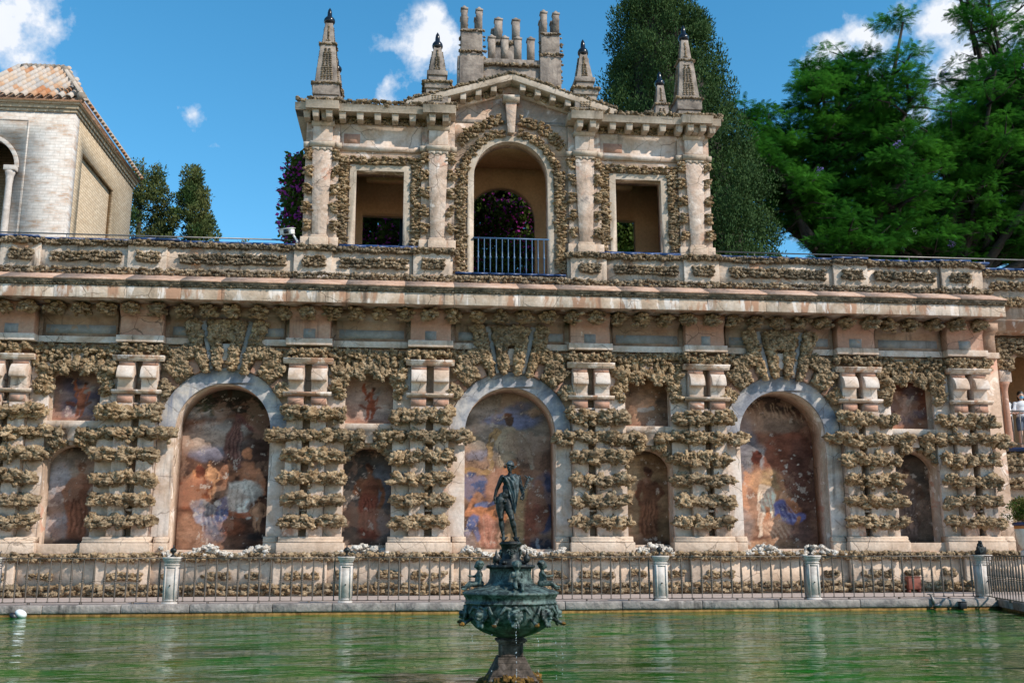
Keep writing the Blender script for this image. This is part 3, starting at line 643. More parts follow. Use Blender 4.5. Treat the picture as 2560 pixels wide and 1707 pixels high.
def big_right():
    p = Paint(2.4, 4.1, .022, 29, [(.08, .04, .03), (.17, .075, .048), (.25, .135, .085)])
    p.blob(0, 3.9, 1.2, .4, (.03, .022, .02), 0, .6, .95); p.blob(0, 3.3, 1.0, .3, (.25, .18, .14), 0, .7, .8)
    for k in range(26): x = -.8+k*.065; p.line([(x, 3.75+.1*math.sin(k)), (x+.1, 3.4-.1*math.cos(k*3))], .02, .012, (.36, .25, .17) if k % 3 else (.05, .03, .02), .45)
    p.blob(-.8, 2.6, .45, 1.0, (.19, .19, .225), 0, .6, .95); p.blob(-.35, 2.35, .35, .35, (.24, .235, .25), 0, .7, .9); p.blob(.5, 2.35, .75, .75, (.14, .05, .03), 0, .12, .95, .15); p.blob(.85, 1.7, .5, 1.2, (.075, .035, .028), 0, .5, .8)
    p.blob(-.42, 2.4, .14, .2, (.085, .025, .018), 0, .25); p.line([(-.4, 2.2), (-.38, 2.05)], .09, .12, (.12, .035, .02)); p.blob(-.3, 1.75, .36, .36, (.36, .19, .10), .1, .4); p.blob(-.02, 1.75, .3, .33, (.38, .25, .13), 0, .6, .85); p.line([(-.65, 1.95), (-.78, 1.5), (-.72, 1.0)], .10, .06, (.42, .2, .11)); p.line([(.2, 1.9), (.25, 1.55), (-.05, 1.45)], .08, .05, (.34, .17, .09)); p.line([(-.1, 1.4), (.05, 1.0)], .22, .15, (.36, .18, .08), .8)
    p.line([(-.25, 1.5), (-.3, 1.0), (-.4, .4)], .17, .05, (.60, .47, .37), 1, .3); p.line([(-.15, 1.5), (-.05, 1.1), (.05, .7)], .16, .05, (.58, .44, .34), 1, .3); p.folds(-.22, 1.5, -.2, .7, .3, .55, 9, (.34, .2, .14), (.72, .6, .5)); p.line([(-.2, 1.05), (-.22, .5)], .06, .07, (.42, .17, .08))
    p.blob(.25, 1.35, .14, .15, (.4, .22, .13), 0, .3); p.blob(.5, 1.12, .26, .2, (.38, .16, .08), -.6, .3); p.line([(.12, 1.15), (.15, .9), (.5, .8), (.72, .85)], .15, .12, (.125, .125, .29), 1, .3); p.folds(.2, 1.15, .45, .75, .2, .5, 7, (.06, .06, .16), (.24, .24, .4)); p.line([(.65, .8), (.58, .5), (.35, .38)], .07, .045, (.42, .18, .09)); p.line([(.1, .85), (-.15, .65)], .06, .05, (.45, .2, .1))
    p.blob(.05, .55, .4, .28, (.40, .24, .16), 0, .5); p.folds(-.1, .7, .2, .3, .6, .5, 9, (.25, .12, .07), (.52, .36, .25)); p.blob(-.85, .6, .3, .5, (.25, .2, .185), 0, .7, .85); p.blob(-.1, .12, .8, .16, (.38, .22, .13), 0, .7, .8); p.blob(.7, .45, .4, .3, (.12, .07, .06), 0, .7, .8)
    for k in range(14): p.blob(.5+.25*math.sin(k*2.3), 1.3+.1*k, .03, .02, (.6, .55, .5), 0, .5, .8)
    return p.finish('c', .9)
def niche_fig(seed, tones, skin, cloth, x=0, turn=1, bg=None):
    p = Paint(1.3, 2.5, .022, seed, tones)
    if bg: p.blob(-.35*turn, 1.5, .3, .5, bg, 0, .8, .9); p.blob(-.3*turn, .5, .4, .3, tuple(a*.9 for a in bg), 0, .8, .6)
    p.person(x, .25, 1.75, skin, .02*turn, turn); p.line([(x-.02, 1.15), (x-.04, .8), (x, .35)], .2, .24, cloth, .9); p.folds(x, 1.15, x, .35, .3, .42, 8, tuple(a*.45 for a in cloth), tuple(min(.6, a*1.5) for a in cloth)); p.blob(x, 1.45, .17, .22, tuple((a+b)/2 for a, b in zip(skin, cloth)), 0, .4, .8)
    p.blob(0, .05, .6, .16, (.04, .028, .024), 0, .7, .8); p.blob(0, 2.45, .7, .2, (.04, .035, .035), 0, .7, .8); return p.finish('n')
def panel_fig(seed, tones, skin, lie=False, clouds=None):
    p = Paint(1.36, 1.42, .022, seed, tones)
    for k in range(5): p.blob(.45*math.sin(k*2.2), .25+.2*k, .3, .13, clouds or tones[2], 0, .8, .7)
    if lie: p.line([(-.3, .45), (.0, .62), (.2, .72)], .09, .10, skin); p.blob(.3, .85, .08, .08, tuple(a*.6 for a in skin)); p.line([(-.3, .45), (-.45, .38)], .06, .04, skin); p.line([(.1, .7), (.3, .6)], .05, .04, skin); p.line([(-.1, .5), (.25, .5)], .05, .06, (.4, .38, .38), .8)
    else:
        p.person(0, .2, .8, skin, .1, -1); p.line([(.1, .75), (.3, .9)], .05, .02, (.3, .27, .26), .8); p.line([(-.12, .8), (-.2, .98), (-.15, 1.05)], .035, .025, skin); p.line([(-.25, .5), (.05, .42), (.25, .5)], .05, .03, tuple(a*.5 for a in skin), .8)
    p.blob(0, .04, .75, .14, (.22, .11, .075), 0, .7, .8); return p.finish('p')
FR = [big_left(), big_mid(), big_right()]
SM = [niche_fig(41, [(.07, .06, .055), (.17, .14, .12), (.27, .23, .2)], (.22, .10, .06), (.20, .085, .05), .12, 1, (.30, .31, .36)), niche_fig(47, [(.05, .05, .05), (.10, .09, .085), (.20, .15, .12)], (.2, .09, .05), (.19, .06, .04), .05, -1, (.13, .15, .19)),
      niche_fig(53, [(.12, .07, .04), (.24, .16, .09), (.33, .25, .16)], (.13, .06, .035), (.17, .08, .045), .08, 1, (.34, .26, .17)), niche_fig(59, [(.04, .034, .03), (.09, .07, .055), (.16, .12, .095)], (.13, .08, .055), (.12, .09, .08), 0, 1, (.12, .13, .15))]
UP = [panel_fig(61, [(.05, .05, .10), (.10, .08, .11), (.2, .13, .12)], (.34, .11, .06), False, (.26, .19, .18)), panel_fig(67, [(.2, .13, .105), (.28, .19, .16), (.36, .27, .235)], (.26, .07, .035)),
      panel_fig(71, [(.05, .04, .035), (.13, .08, .055), (.26, .15, .09)], (.46, .24, .14), True), panel_fig(73, [(.07, .03, .024), (.17, .06, .035), (.25, .12, .07)], (.30, .19, .16), False, (.12, .10, .12))]

# ---------------------------------------------------------------- the grotto gallery
YF = 25.0
AC = [-4.55, 2.44, 9.43]                       # arch centres
PC = [-9.56, -6.56, -2.54, .43, 4.45, 7.42, 11.44, 14.42]   # pilaster centres
NC = [-8.06, -1.055, 5.935, 12.93]             # small niches between pilaster pairs
GX0, GX1 = -13.0, 15.45
gal = thing('grotto_gallery', 'long weathered grotto wall of tufa rock bands, frescoed arches and parapet behind the pond', 'building')
holes = [arch_pts(x, 1.13, 1.26, 4.1, 5.23) for x in AC]
holes += [arch_pts(x, .6, 1.36, 3.3, 3.72, 10) for x in NC]+[arch_pts(x, .62, 4.3, 5.4, 5.6, 10) for x in NC]
MB().plate(rect(GX0, GX1, .2, 7.3), holes, YF, YF+.85).build('wall', M['plaster'], gal)
MB().box(GX0, GX1, YF+.88, YF+1.1, .2, 7.3).build('back_wall', M['ochre'], gal)
for i, x in enumerate(AC):
    f = link('fresco', FR[i], gal, (x, YF+.852, 1.22))
    f['label'] = ['dark fresco of a seated figure in white among small figures', 'fresco with a standing figure against a clouded sky', 'brown fresco of a figure in a white skirt and one stooping in blue'][i]
    MB().plate(ring_pts(x, 4.1, 1.13, 1.52), [], YF-.07, YF-.002).build('arch_ring', M['blue'], gal, bevel=.01)
    for s in (-1, 1):
        MB().box(min(x+s*1.13, x+s*1.53), max(x+s*1.13, x+s*1.53), YF-.06, YF-.002, 1.56, 4.1).build('jamb_strip', M['white'], gal, bevel=.01)
for i, x in enumerate(NC):
    f = link('fresco', SM[i], gal, (x, YF+.5, 1.32))
    f = link('fresco', UP[i], gal, (x, YF+.34, 4.28))
    # ledge between the two niches, with its little keystone
    MB().plate([(x-.95, 4.1), (x-.12, 4.1), (x-.08, 3.80), (x+.12, 3.80), (x+.16, 4.1), (x+.95, 4.1), (x+.95, 4.28), (x-.95, 4.28)], [], YF-.1, YF-.002).build('niche_ledge', M['white'], gal, bevel=.015)
    MB().plate([(x-.12, 5.62), (x+.12, 5.62), (x+.17, 5.95), (x-.17, 5.95)], [], YF-.16, YF-.002).build('keystone', M['block'], gal, bevel=.015)

rockM = rockmeshes('tufa_rock', M['rock'])
rockD = rockmeshes('lichened_rock', M['rockdark'])
fill = MB(); dfill = MB(); pfill = MB()
ntufa = [0]
def tufa(parent, c_, sc, meshes=rockM):
    """a rock that can be told apart: an object of its own"""
    ntufa[0] += 1
    off = Vector(parent.location) if parent else Vector((0, 0, 0))
    link('tufa_rock', rnd.choice(meshes), parent, Vector(c_)-off, (rnd.uniform(-.6, .6), rnd.uniform(-.7, .7), rnd.uniform(0, 6.28)), sc)
def band(parent, x0, x1, z0, z1, y, step=.25, indiv=True):
    """one rough course of overlapping tufa lumps"""
    h = z1-z0; x = x0
    while x < x1-.04:
        w = min(rnd.uniform(.6, 1.35)*step, x1-x)
        zc = (z0+z1)/2+rnd.uniform(-.03, .03); sc = (w*.68, rnd.uniform(.17, .26), h*rnd.uniform(.42, .58))
        if indiv: tufa(parent, (x+w/2, y+rnd.uniform(-.06, .03), zc), sc)
        else: fill.rock((x+w/2, y, zc), sc, 2)
        for k in range(4):
            s_ = rnd.choice((.05, .07, .10, .13))
            fill.rock((x+w*rnd.uniform(0, 1), y-rnd.uniform(.02, .2), zc+h*rnd.uniform(-.42, .36)), (s_*1.15, s_, s_*rnd.uniform(.55, .85)), 2)
        if rnd.random() < .25: fill.rock((x+w*.5, y-.1, z0-rnd.uniform(.0, .06)), (.06, .06, .07), 2)
        x += w
def scatter(acc, x0, x1, z0, z1, y, s, dens=1.0, sub=1, depth=.06, flat_=.62, wob=.25):
    """a field of small stones set in rows"""
    if z1-z0 < s*flat_: rows = 1
    else: rows = max(1, round((z1-z0)/(s*flat_*1.15)))
    for r in range(rows):
        z = z0+(r+.5)*(z1-z0)/rows; x = x0+rnd.uniform(0, s*.6)
        while x < x1:
            w = s*rnd.uniform(.6, 1.45)
            if rnd.random() < dens:
                acc.rock((min(x+w*.5, x1), y+rnd.uniform(-depth, depth*.4), z+rnd.uniform(-wob, wob)*s), (w*.62, s*rnd.uniform(.45, .8), s*flat_*rnd.uniform(.55, .95)), sub)
            x += w*.92

BANDS = [(1.76, 2.06), (2.27, 2.56), (2.78, 3.08), (3.29, 3.64), (4.29, 4.66)]
for ip, x in enumerate(PC):
    # which side looks at a small niche (backing strip), which at an arch
    side = 1 if any(abs(x+1.5-n) < .15 for n in NC) else -1
    m = MB()
    for a, b in ((-.47, -.09), (.09, .47)):
        m.box(x+a, x+b, YF-.31, YF-.002, 1.56, 5.72)
        z = 1.56
    p = m.build('pilaster', M['block'], gal, bevel=.015)
    a, b = (.47, .90) if side > 0 else (-.90, -.47)
    MB().box(x+a+(.003 if side > 0 else 0), x+b-(.003 if side < 0 else 0), YF-.12, YF-.004, 1.56, 5.7).build('backing_strip', M['white'], p, bevel=.01)
    # slot closures: bricks between bands leave small square holes
    for z0, z1 in ((2.15, 2.2), (4.66, 4.71), (4.98, 5.02)):
        MB().box(x-.088, x+.088, YF-.26, YF-.01, z0, z1).build('slot_bar', M['block'], p)
    # plinth, base moulding
    e0, e1 = (x-.58, x+1.0) if side > 0 else (x-1.0, x+.58)
    f0, f1 = (x-.92, x-.58) if side > 0 else (x+.58, x+.92)
    MB().box(e0 if side < 0 else x-.58, e1 if side > 0 else x+.58, YF-.42, YF-.002, 1.17, 1.42).build('plinth', M['base'], p, bevel=.02)
    MB().mould([(YF-.002, 1.42), (YF-.42, 1.421), (YF-.42, 1.455), (YF-.36, 1.47), (YF-.385, 1.5), (YF-.37, 1.54), (YF-.31, 1.56), (YF-.002, 1.56)], e0+.04, e1-.04).build('base_moulding', M['base'], p)
    MB().box(f0+.003, f1-.003, YF-.2, YF-.002, 1.17, 1.42).build('plinth', M['base'], p, bevel=.02)
    MB().mould([(YF-.002, 1.423), (YF-.2, 1.423), (YF-.2, 1.46), (YF-.16, 1.475), (YF-.18, 1.5), (YF-.12, 1.56), (YF-.002, 1.558)], f0+.004, f1-.004).build('base_moulding', M['base'], p)
    # capital: mouldings and the paired rolled brackets
    MB().mould([(YF-.315, 4.9), (YF-.37, 4.93), (YF-.40, 4.955), (YF-.42, 4.975), (YF-.41, 5.0), (YF-.33, 5.015), (YF-.315, 5.0)], x-.58, x+.58).build('lower_moulding', M['cornice'], p)
    MB().mould([(YF-.315, 5.7), (YF-.36, 5.715), (YF-.36, 5.745), (YF-.44, 5.80), (YF-.45, 5.83), (YF-.25, 5.84), (YF-.25, 5.71)], x-.6, x+.6).build('upper_moulding', M['cornice'], p)
    for s in (-1, 1):
        prof = [(YF-.312, 5.60), (YF-.325, 5.60)]
        for k in range(9):
            t = k/8; prof.append((YF-.325-.19*math.sin(t*PI*.55), 5.42+.18*math.cos(t*PI*.75)))
        prof += [(YF-.50, 5.275), (YF-.35, 5.28), (YF-.338, 5.24), (YF-.335, 5.017), (YF-.312, 5.017)]
        MB().mould(prof, x+s*.275-.185, x+s*.275+.185).build('rolled_bracket', M['white'], p, bevel=.008)
        MB().box(x+s*.275-.184, x+s*.275+.184, YF-.325, YF-.312, 5.605, 5.699).build('painted_panel', M['pink'], p)
        MB().box(x+s*.275-.184, x+s*.275+.184, YF-.325, YF-.312, 4.70, 4.899).build('painted_panel', M['pink'], p)
    # rough rock bands
    for (z0, z1) in BANDS:
        a, b = (x-.52, x+.92) if side > 0 else (x-.92, x+.52)
        band(p, a, b, z0, z1, YF-.32, .27, True)
    # lumps flanking the capital on both sides
    for zc in (5.55, 5.1):
        for s in (-1, 1):
            if s == side:
                band(p, x+s*.72-.13, x+s*.72+.10, zc-.14, zc+.14, YF-.12, .2, True)
# the long band at the springing runs over pilasters to the arch on one side and turns down at the niche keystone
for x in PC:
    side = 1 if any(abs(x+1.5-n) < .15 for n in NC) else -1
    a, b = (x-.92, x+.52) if side > 0 else (x-.52, x+.92)
    band(gal, a, b, 3.82, 4.12, YF-.29, .27, True)
    a, b = (x+.52, x+1.3) if side > 0 else (x-1.3, x-.52)
    band(gal, a, b, 3.85, 4.12, YF-.15, .25, True)
    xx = x+side*1.2
    for k in range(2): tufa(gal, (xx+rnd.uniform(-.06, .06), YF-.16, 3.88-.12*k), (.15, .14, .13))
    for k in range(8): fill.rock((xx+rnd.uniform(-.14, .14), YF-.2+rnd.uniform(-.08, .08), 3.66+.32*rnd.random()), (.06, .06, .06), 2)
# rough arches of rock round the niche heads
for x in NC:
    for k in range(9):
        a = rad(-62+k*15.5)
        for (cz, r, yy) in ((3.15, .62, YF-.02), ):
            if abs(a) > .2: fill.rock((x+r*1.0*math.sin(a), yy, cz+r*math.cos(a)), (.13, .12, .09), 2)
    for k in range(11):
        u = -1+k*.2; px = x+.74*u; pz = 5.60-.30*abs(u)**3+rnd.uniform(-.03, .03)
        if k % 2 == 0: tufa(gal, (px, YF-.14, pz), (.15, .16, .12))
        else: fill.rock((px, YF-.15, pz), (.14, .15, .12), 2)
        for q in range(4): fill.rock((px+rnd.uniform(-.1, .1), YF-.22, pz+rnd.uniform(-.12, .12)), (.06, .07, .05), 2)
    for s_ in (-1, 1):
        tufa(gal, (x+s_*.24, YF-.2, 5.5), (.13, .17, .16)); tufa(gal, (x+s_*.68, YF-.15, 4.98), (.11, .15, .13)); tufa(gal, (x+s_*.62, YF-.15, 5.28), (.12, .15, .12))
        for q in range(5): fill.rock((x+s_*.24+rnd.uniform(-.1, .1), YF-.28, 5.43+rnd.uniform(-.12, .12)), (.05, .06, .05), 2)
# rough frieze under the ledge
for k in range(int((GX1-GX0)/.19)):
    x = GX0+k*.19
    on = any(abs(x-p) < .55 for p in PC)
    nearn = any(abs(x-n) < .95 for n in NC)
    y = YF-(.27 if on else .13)
    if any(abs(x-a) < 1.05 for a in AC): continue
    fill.rock((x, y, 6.0+rnd.uniform(-.05, .06)), (.13, .12, .11), 2)
    for q in range(4): fill.rock((x+rnd.uniform(-.1, .1), y-.08, 5.98+rnd.uniform(-.16, .14)), (rnd.uniform(.04, .08), .07, rnd.uniform(.035, .065)), 2)
    if not on:
        fill.rock((x, y+.02, 5.82+rnd.uniform(-.06, .06)), (.11, .1, .1), 2)
        if nearn: fill.rock((x, y-.02, 5.72+rnd.uniform(-.1, .06)), (.1, .1, .12), 2)
# fan of rock voussoirs over each great arch: five legs with grey ribs between
for ax in AC:
    cz = 4.1
    def leg(a0, a1, r0, r1, indiv=True, y=YF-.23, s=.1):
        v = MB(); n = int((r1-r0)/.055)
        for i in range(n):
            r = r0+(r1-r0)*(i+.5)/n; wd = (a1-a0)*r; k = max(1, int(wd/.085))
            for j in range(k):
                a = a0+(a1-a0)*(j+.5)/k+rnd.uniform(-.012, .012)
                v.rock((ax+r*math.sin(a), y+rnd.uniform(-.06, .03), cz+r*math.cos(a)), (s*rnd.uniform(.7, 1.2), s, s*rnd.uniform(.6, 1)), 2)
        v.build('rock_voussoir', M['rock'], gal)
    top = 6.76-4.1
    
    # central cluster
    leg(rad(-9.6), rad(-3.4), 1.46, 2.25); leg(rad(3.4), rad(9.6), 1.46, 2.25); leg(rad(-9.8), rad(9.8), 2.2, 2.66)
    leg(rad(-21), rad(-15.2), 1.46, 2.3); leg(rad(15.2), rad(21), 1.46, 2.3); leg(rad(-21), rad(-14.6), 2.25, 2.78); leg(rad(14.6), rad(21), 2.25, 2.78)
    leg(rad(-44), rad(-30), 1.58, 2.08, s=.1); leg(rad(30), rad(44), 1.58, 2.08, s=.1)
    leg(rad(-60), rad(-50), 1.56, 1.85, s=.1); leg(rad(50), rad(60), 1.56, 1.85, s=.1)
    leg(rad(-77), rad(-68), 1.5, 1.68, s=.1); leg(rad(68), rad(77), 1.5, 1.68, s=.1)
    leg(rad(-36), rad(-22), 1.92, 2.25, s=.09); leg(rad(22), rad(36), 1.92, 2.25, s=.09)
    for s in (-1, 1):
        a0, a1 = rad(s*10.9), rad(s*13.9)
        P_ = [(ax+r*math.sin(a), cz+r*math.cos(a)) for r, a in ((1.5, a0), (1.5, a1), (2.72, a1), (2.72, a0))]
        if s < 0: P_ = P_[::-1]
        MB().plate(P_, [], YF-.22, YF-.004).build('arch_rib', M['greyblue'], gal, bevel=.01)
        a0, a1 = rad(s*22.5), rad(s*29)
        P_ = [(ax+r*math.sin(a), cz+r*math.cos(a)) for r, a in ((1.525, a0), (1.525, a1), (1.92, a1), (1.92, a0))]
        if s < 0: P_ = P_[::-1]
        MB().plate(P_, [], YF-.15, YF-.004).build('plain_voussoir', M['pink'], gal, bevel=.015)
        a0, a1 = rad(s*45), rad(s*49.5)
        P_ = [(ax+r*math.sin(a), cz+r*math.cos(a)) for r, a in ((1.525, a0), (1.525, a1), (1.85, a1), (1.85, a0))]
        if s < 0: P_ = P_[::-1]
        MB().plate(P_, [], YF-.13, YF-.004).build('plain_voussoir', M['pink'], gal, bevel=.015)
    MB().plate([(ax-.075, 5.64), (ax+.075, 5.64), (ax+.085, 6.22), (ax-.085, 6.22)], [], YF-.1, YF-.004).build('key_block', M['block'], gal, bevel=.01)
    MB().plate([(ax-.085, 5.78), (ax+.085, 5.78), (ax+.095, 6.2), (ax-.095, 6.2)], [], YF-.19, YF-.103).build('key_block', M['white'], gal, bevel=.01)
# architrave ledge, frieze
def bays():
    xs_ = [GX0]+sorted(PC)+[GX1]; out = []
    for a, b in zip(xs_[:-1], xs_[1:]):
        out.append((a+(.56 if a in PC else 0), b-(.56 if b in PC else 0)))
    return out
for x in PC:
    MB().box(x-.56, x+.56, YF-.42, YF-.002, 6.16, 6.33).build('architrave_block', M['white'], gal, bevel=.015)
    MB().mould([(YF-.002, 6.333), (YF-.33, 6.333), (YF-.33, 6.74), (YF-.36, 6.80), (YF-.45, 6.88), (YF-.5, 6.93), (YF-.5, 7.09), (YF-.002, 7.09)], x-.5, x+.5).build('frieze_block', M['pink'], gal, bevel=.015)
    if rnd.random() < .8:
        MB().box(x-.14+rnd.uniform(-.05, .05), x+.14, YF-.335, YF-.329, 6.35, 6.58).build('painted_square', M['greyblue'], gal)
for a, b in bays():
    cut = [ax for ax in AC if a < ax < b]
    segs = [(a, cut[0]-.6), (cut[0]+.6, b)] if cut else [(a, b)]
    for p0, p1 in segs:
        MB().box(p0+.003, p1-.003, YF-.16, YF-.002, 6.17, 6.33).build('architrave', M['white'], gal, bevel=.012)
    MB().mould([(YF-.002, 6.333), (YF-.1, 6.333), (YF-.1, 6.76), (YF-.13, 6.80), (YF-.14, 6.84), (YF-.30, 6.9), (YF-.32, 7.09), (YF-.002, 7.09)], a+.065, b-.065).build('frieze', M['frieze'], gal)
    for p0, p1 in segs:
        if p1-p0 > .7: MB().box(p0+.14, p1-.1, YF-.106, YF-.099, 6.41, 6.62).build('painted_panel', M['greyblue'], gal)
# modillions of rock under the cornice
x = GX0+.3
while x < GX1-.2:
    v = MB()
    y = YF-(.62 if any(abs(x-p) < .5 for p in PC) else .5)
    v.rock((x, y+.06, 6.95), (.20, .26, .15), 3)
    for q in range(15): v.rock((x+rnd.uniform(-.19, .19), y-.14+rnd.uniform(-.1, .25), 6.93+rnd.uniform(-.15, .12)), (rnd.uniform(.05, .10), .08, rnd.uniform(.03, .055)), 2)
    v.build('rock_modillion', M['rock'], gal)
    x += .595
# cornice with its sloping top, in lengths
CX1 = 15.15
lens = [GX0]
while lens[-1] < CX1-1.8: lens.append(lens[-1]+rnd.uniform(.9, 1.7))
lens.append(CX1)
for a, b in zip(lens[:-1], lens[1:]):
    jj = rnd.uniform(-.012, .012)
    MB().mould([(YF-.3, 7.092), (YF-1.02, 7.092), (YF-1.05, 7.07), (YF-1.1, 7.07), (YF-1.1+jj, 7.36), (YF-.3, 7.36)], a+.002, b-.002).build('cornice_fascia', M['cornice'], gal, bevel=.01)
    MB().mould([(YF-.3, 7.363), (YF-1.08, 7.363), (YF-1.12, 7.40), (YF-1.13, 7.42), (YF-1.19, 7.45), (YF-1.2, 7.475), (YF-.3, 7.475)], a+.001, b-.001).build('cornice_moulding', M['grime'], gal)
    MB().mould([(YF-.3, 7.478), (YF-1.22, 7.478), (YF-1.24, 7.50), (YF-1.2, 7.52), (YF-.45, 7.83), (YF-.3, 7.83)], a+.001, b-.001).build('cornice_slope', M['slope'], gal)
scatter(dfill, GX0, CX1, 7.37, 7.45, YF-1.12, .05, .7, 1, .015)
# rock course, parapet wall, pedestals, rock panels, top course
YP = YF-.22
DOOR = (.96, 3.92)
scatter(dfill, GX0, CX1, 7.80, 7.97, YP-.27, .115, 1, 2, .07)
MB().box(GX0, DOOR[0], YP, YP+.4, 7.8, 8.66).build('parapet_wall', M['parapet'], gal)
MB().box(DOOR[1], CX1, YP, YP+.4, 7.8, 8.66).build('parapet_wall', M['parapet'], gal)
MB().box(DOOR[0]+.004, DOOR[1]-.004, YP, YP+.4, 7.8, 8.08).build('parapet_wall', M['parapet'], gal)
scatter(fill, DOOR[0], DOOR[1], 7.98, 8.04, YP-.05, .1, 1, 1, .03)
for x in PC:
    MB().box(x-.47, x+.47, YP-.09, YP-.003, 7.8, 8.66).build('parapet_pedestal', M['parapet'], gal, bevel=.012)
    scatter(dfill, x-.28, x+.28, 8.18, 8.44, YP-.12, .1, 1, 2, .05)
PB = []
for a, b in bays():
    if a > 15: continue
    PB.append((max(a, -12.5)-.09, b+.09))
    if any(a < ax < b and ax == AC[1] for ax in AC): continue
    b2 = min(b, CX1-.1)
    m_ = .22 if b2-a > 2.5 else .14
    scatter(dfill, a+m_-.05, b2-m_+.05, 8.19, 8.44, YP-.04, .11, 1, 2, .05)
def coursetop(x0, x1, y): scatter(dfill, x0, x1, 8.60, 8.72, y, .1, 1, 2, .05)
coursetop(GX0, DOOR[0]+.1, YP-.05); coursetop(DOOR[1]-.1, CX1, YP-.05)
for x in PC: coursetop(x-.5, x+.5, YP-.14)
# blue glazed tiles on the parapet, each a tile, raised over the pedestals
xt = GX0
while xt < CX1:
    L = rnd.uniform(.45, .62)
    if not (xt+L > DOOR[0]-.0 and xt < DOOR[1]) and not any(abs(xt+L/2-q) < .55 for q in PC[2:6]) :
        up = .035 if any(abs(xt+L/2-q) < .5 for q in PC) else 0
        MB().box(xt+.004, xt+L-.004, YP-.08-(.05 if up else 0), YP+.28, 8.715+up, 8.765+up+rnd.uniform(-.004, .004)).build('coping_tile', M['tile'], gal)
    xt += L
for a, b in ((-5.6+3.2, 0), ): pass
xt = DOOR[0]+.06
while xt < DOOR[1]-.3:
    MB().box(xt+.003, min(xt+.42, DOOR[1]-.06)-.003, YP-.1, YP+.3, 8.085, 8.13).build('sill_tile', M['tile'], gal); xt += .42
# terrace floor
MB().box(GX0, 22, YP+.41, 29.4, 7.3, 8.0).build('terrace', M['walk'], gal)
# lower wall: rock course at the plinth, recessed panels with rock inlay, rough footing
MB().box(GX0, GX1, YF-.33, YF-.003, .2, 1.165).build('lower_wall', M['base'], gal)
for x in PC:
    MB().box(x-.62, x+.62, YF-.46, YF-.333, .2, 1.16).build('lower_pedestal', M['base'], gal, bevel=.015)
    scatter(fill, x-.4, x+.4, .58, .74, YF-.49, .12, .9, 2, .05)
for a, b in bays():
    for p0 in np.arange(a+.25, b-.6, .95):
        if rnd.random() < .8: scatter(fill, p0, p0+rnd.uniform(.3, .6), .6, .74, YF-.37, .12, .9, 2, .05)
scatter(fill, GX0, GX1, .24, .48, YF-.42, .14, 1, 2, .08)
scatter(fill, GX0, GX1, 1.02, 1.17, YF-.42, .13, 1, 2, .07)
for x in PC: scatter(fill, x-.65, x+.65, 1.0, 1.17, YF-.52, .13, 1, 2, .06)
for x in PC: scatter(fill, x-.65, x+.65, .24, .46, YF-.53, .14, 1, 2, .07)
# heaped pale rocks on the arch sills
for i, x in enumerate(AC):
    h = [.16, .2, .2][i]
    for k in range(150):
        px = x+rnd.uniform(-1.25, 1.25); t = abs(px-x)
        pz = 1.12+rnd.random()*(h if i else .22)*(.55+.5*math.sin(px*5+i))
        (pfill).rock((px, YF-rnd.uniform(.02, .5), pz), (rnd.uniform(.05, .1), .07, rnd.uniform(.04, .07)), 2)
for x in NC[1:3]:
    for k in range(70):
        px = x+rnd.uniform(-.62, .62)
        pfill.rock((px, YF-rnd.uniform(0, .45), 1.12+rnd.random()*.26*(1-abs(px-x)/.9)), (rnd.uniform(.05, .1), .07, rnd.uniform(.04, .07)), 2)
for x in (NC[0], NC[3]):
    MB().box(x-.95, x+.95, YF-.25, YF-.004, 1.17, 1.4).build('niche_sill', M['base'], gal, bevel=.015)

# ---------------------------------------------------------------- right wing with its balcony opening
wing = thing('arcade_wing', 'end wing of the gallery with a dark arched balcony opening at the right edge', 'building')
YW = 25.5
MB().plate(rect(15.46, 22, .2, 7.05), [arch_pts(17.22, 1.3, 3.87, 5.55, 6.7)], YW, YW+.5).build('wall', M['plaster'], wing)
MB().box(15.46, 22, 29.0, 29.2, .2, 7.2).build('back_wall', M['ochre'], wing)
MB().box(15.76, 22, YW+.51, 28.99, 3.7, 3.86).build('balcony_floor', M['walk'], wing)
MB().box(15.46, 22, YW+.51, 28.99, 7.06, 7.2).build('ceiling', M['ochre'], wing)
MB().box(15.46, 15.75, YW+.51, 28.99, .2, 7.05).build('side_wall', M['ochre'], wing)
MB().lathe([(.11, 3.9), (.12, 4.0), (.085, 4.05), (.09, 4.1), (.075, 5.35), (.085, 5.45), (.12, 5.55), (.15, 5.62)], (15.82, YW-.12, 0), 16).build('colonnette', M['pink'], wing, smooth=True)
MB().box(15.66, 16.0, YW-.22, YW-.002, 5.62, 5.95).build('capital', M['block'], wing, bevel=.02)
MB().box(15.62, 22, YW-.25, YW-.003, 3.77, 3.87).build('balcony_sill', M['tile'], wing)
MB().mould([(YW, 6.9), (YW-.3, 6.9), (YW-.5, 6.98), (YW-.55, 7.2), (YW-.58, 7.24), (YW-.15, 7.45), (YW, 7.45)], 15.16, 22).build('cornice', M['cornice'], wing)
MB().box(15.16, 22, YF+.02, YF+.35, 7.3, 8.55).build('parapet_wall', M['parapet'], wing)
v = MB()
scatter(v, 15.2, 18, 7.62, 7.85, YF-.03, .12, 1, 2); scatter(v, 15.2, 18, 8.45, 8.6, YF-.03, .1, 1, 2); scatter(v, 15.45, 18, 8.08, 8.3, YF-.02, .1, 1, 2)
for z0, z1 in BANDS[1:4]+[(3.45, 3.75), (1.8, 2.1)]: scatter(v, 15.5, 17.5, z0, z1, YW-.1, .17, 1, 2, .08)
scatter(v, 15.6, 16.05, 5.95, 6.3, YW-.2, .13, 1, 2); scatter(v, 15.6, 16.6, 6.35, 6.85, YW-.12, .14, 1, 2)
v.build('rock_fill', M['rock'], wing, stuff=True)
xt = 15.2
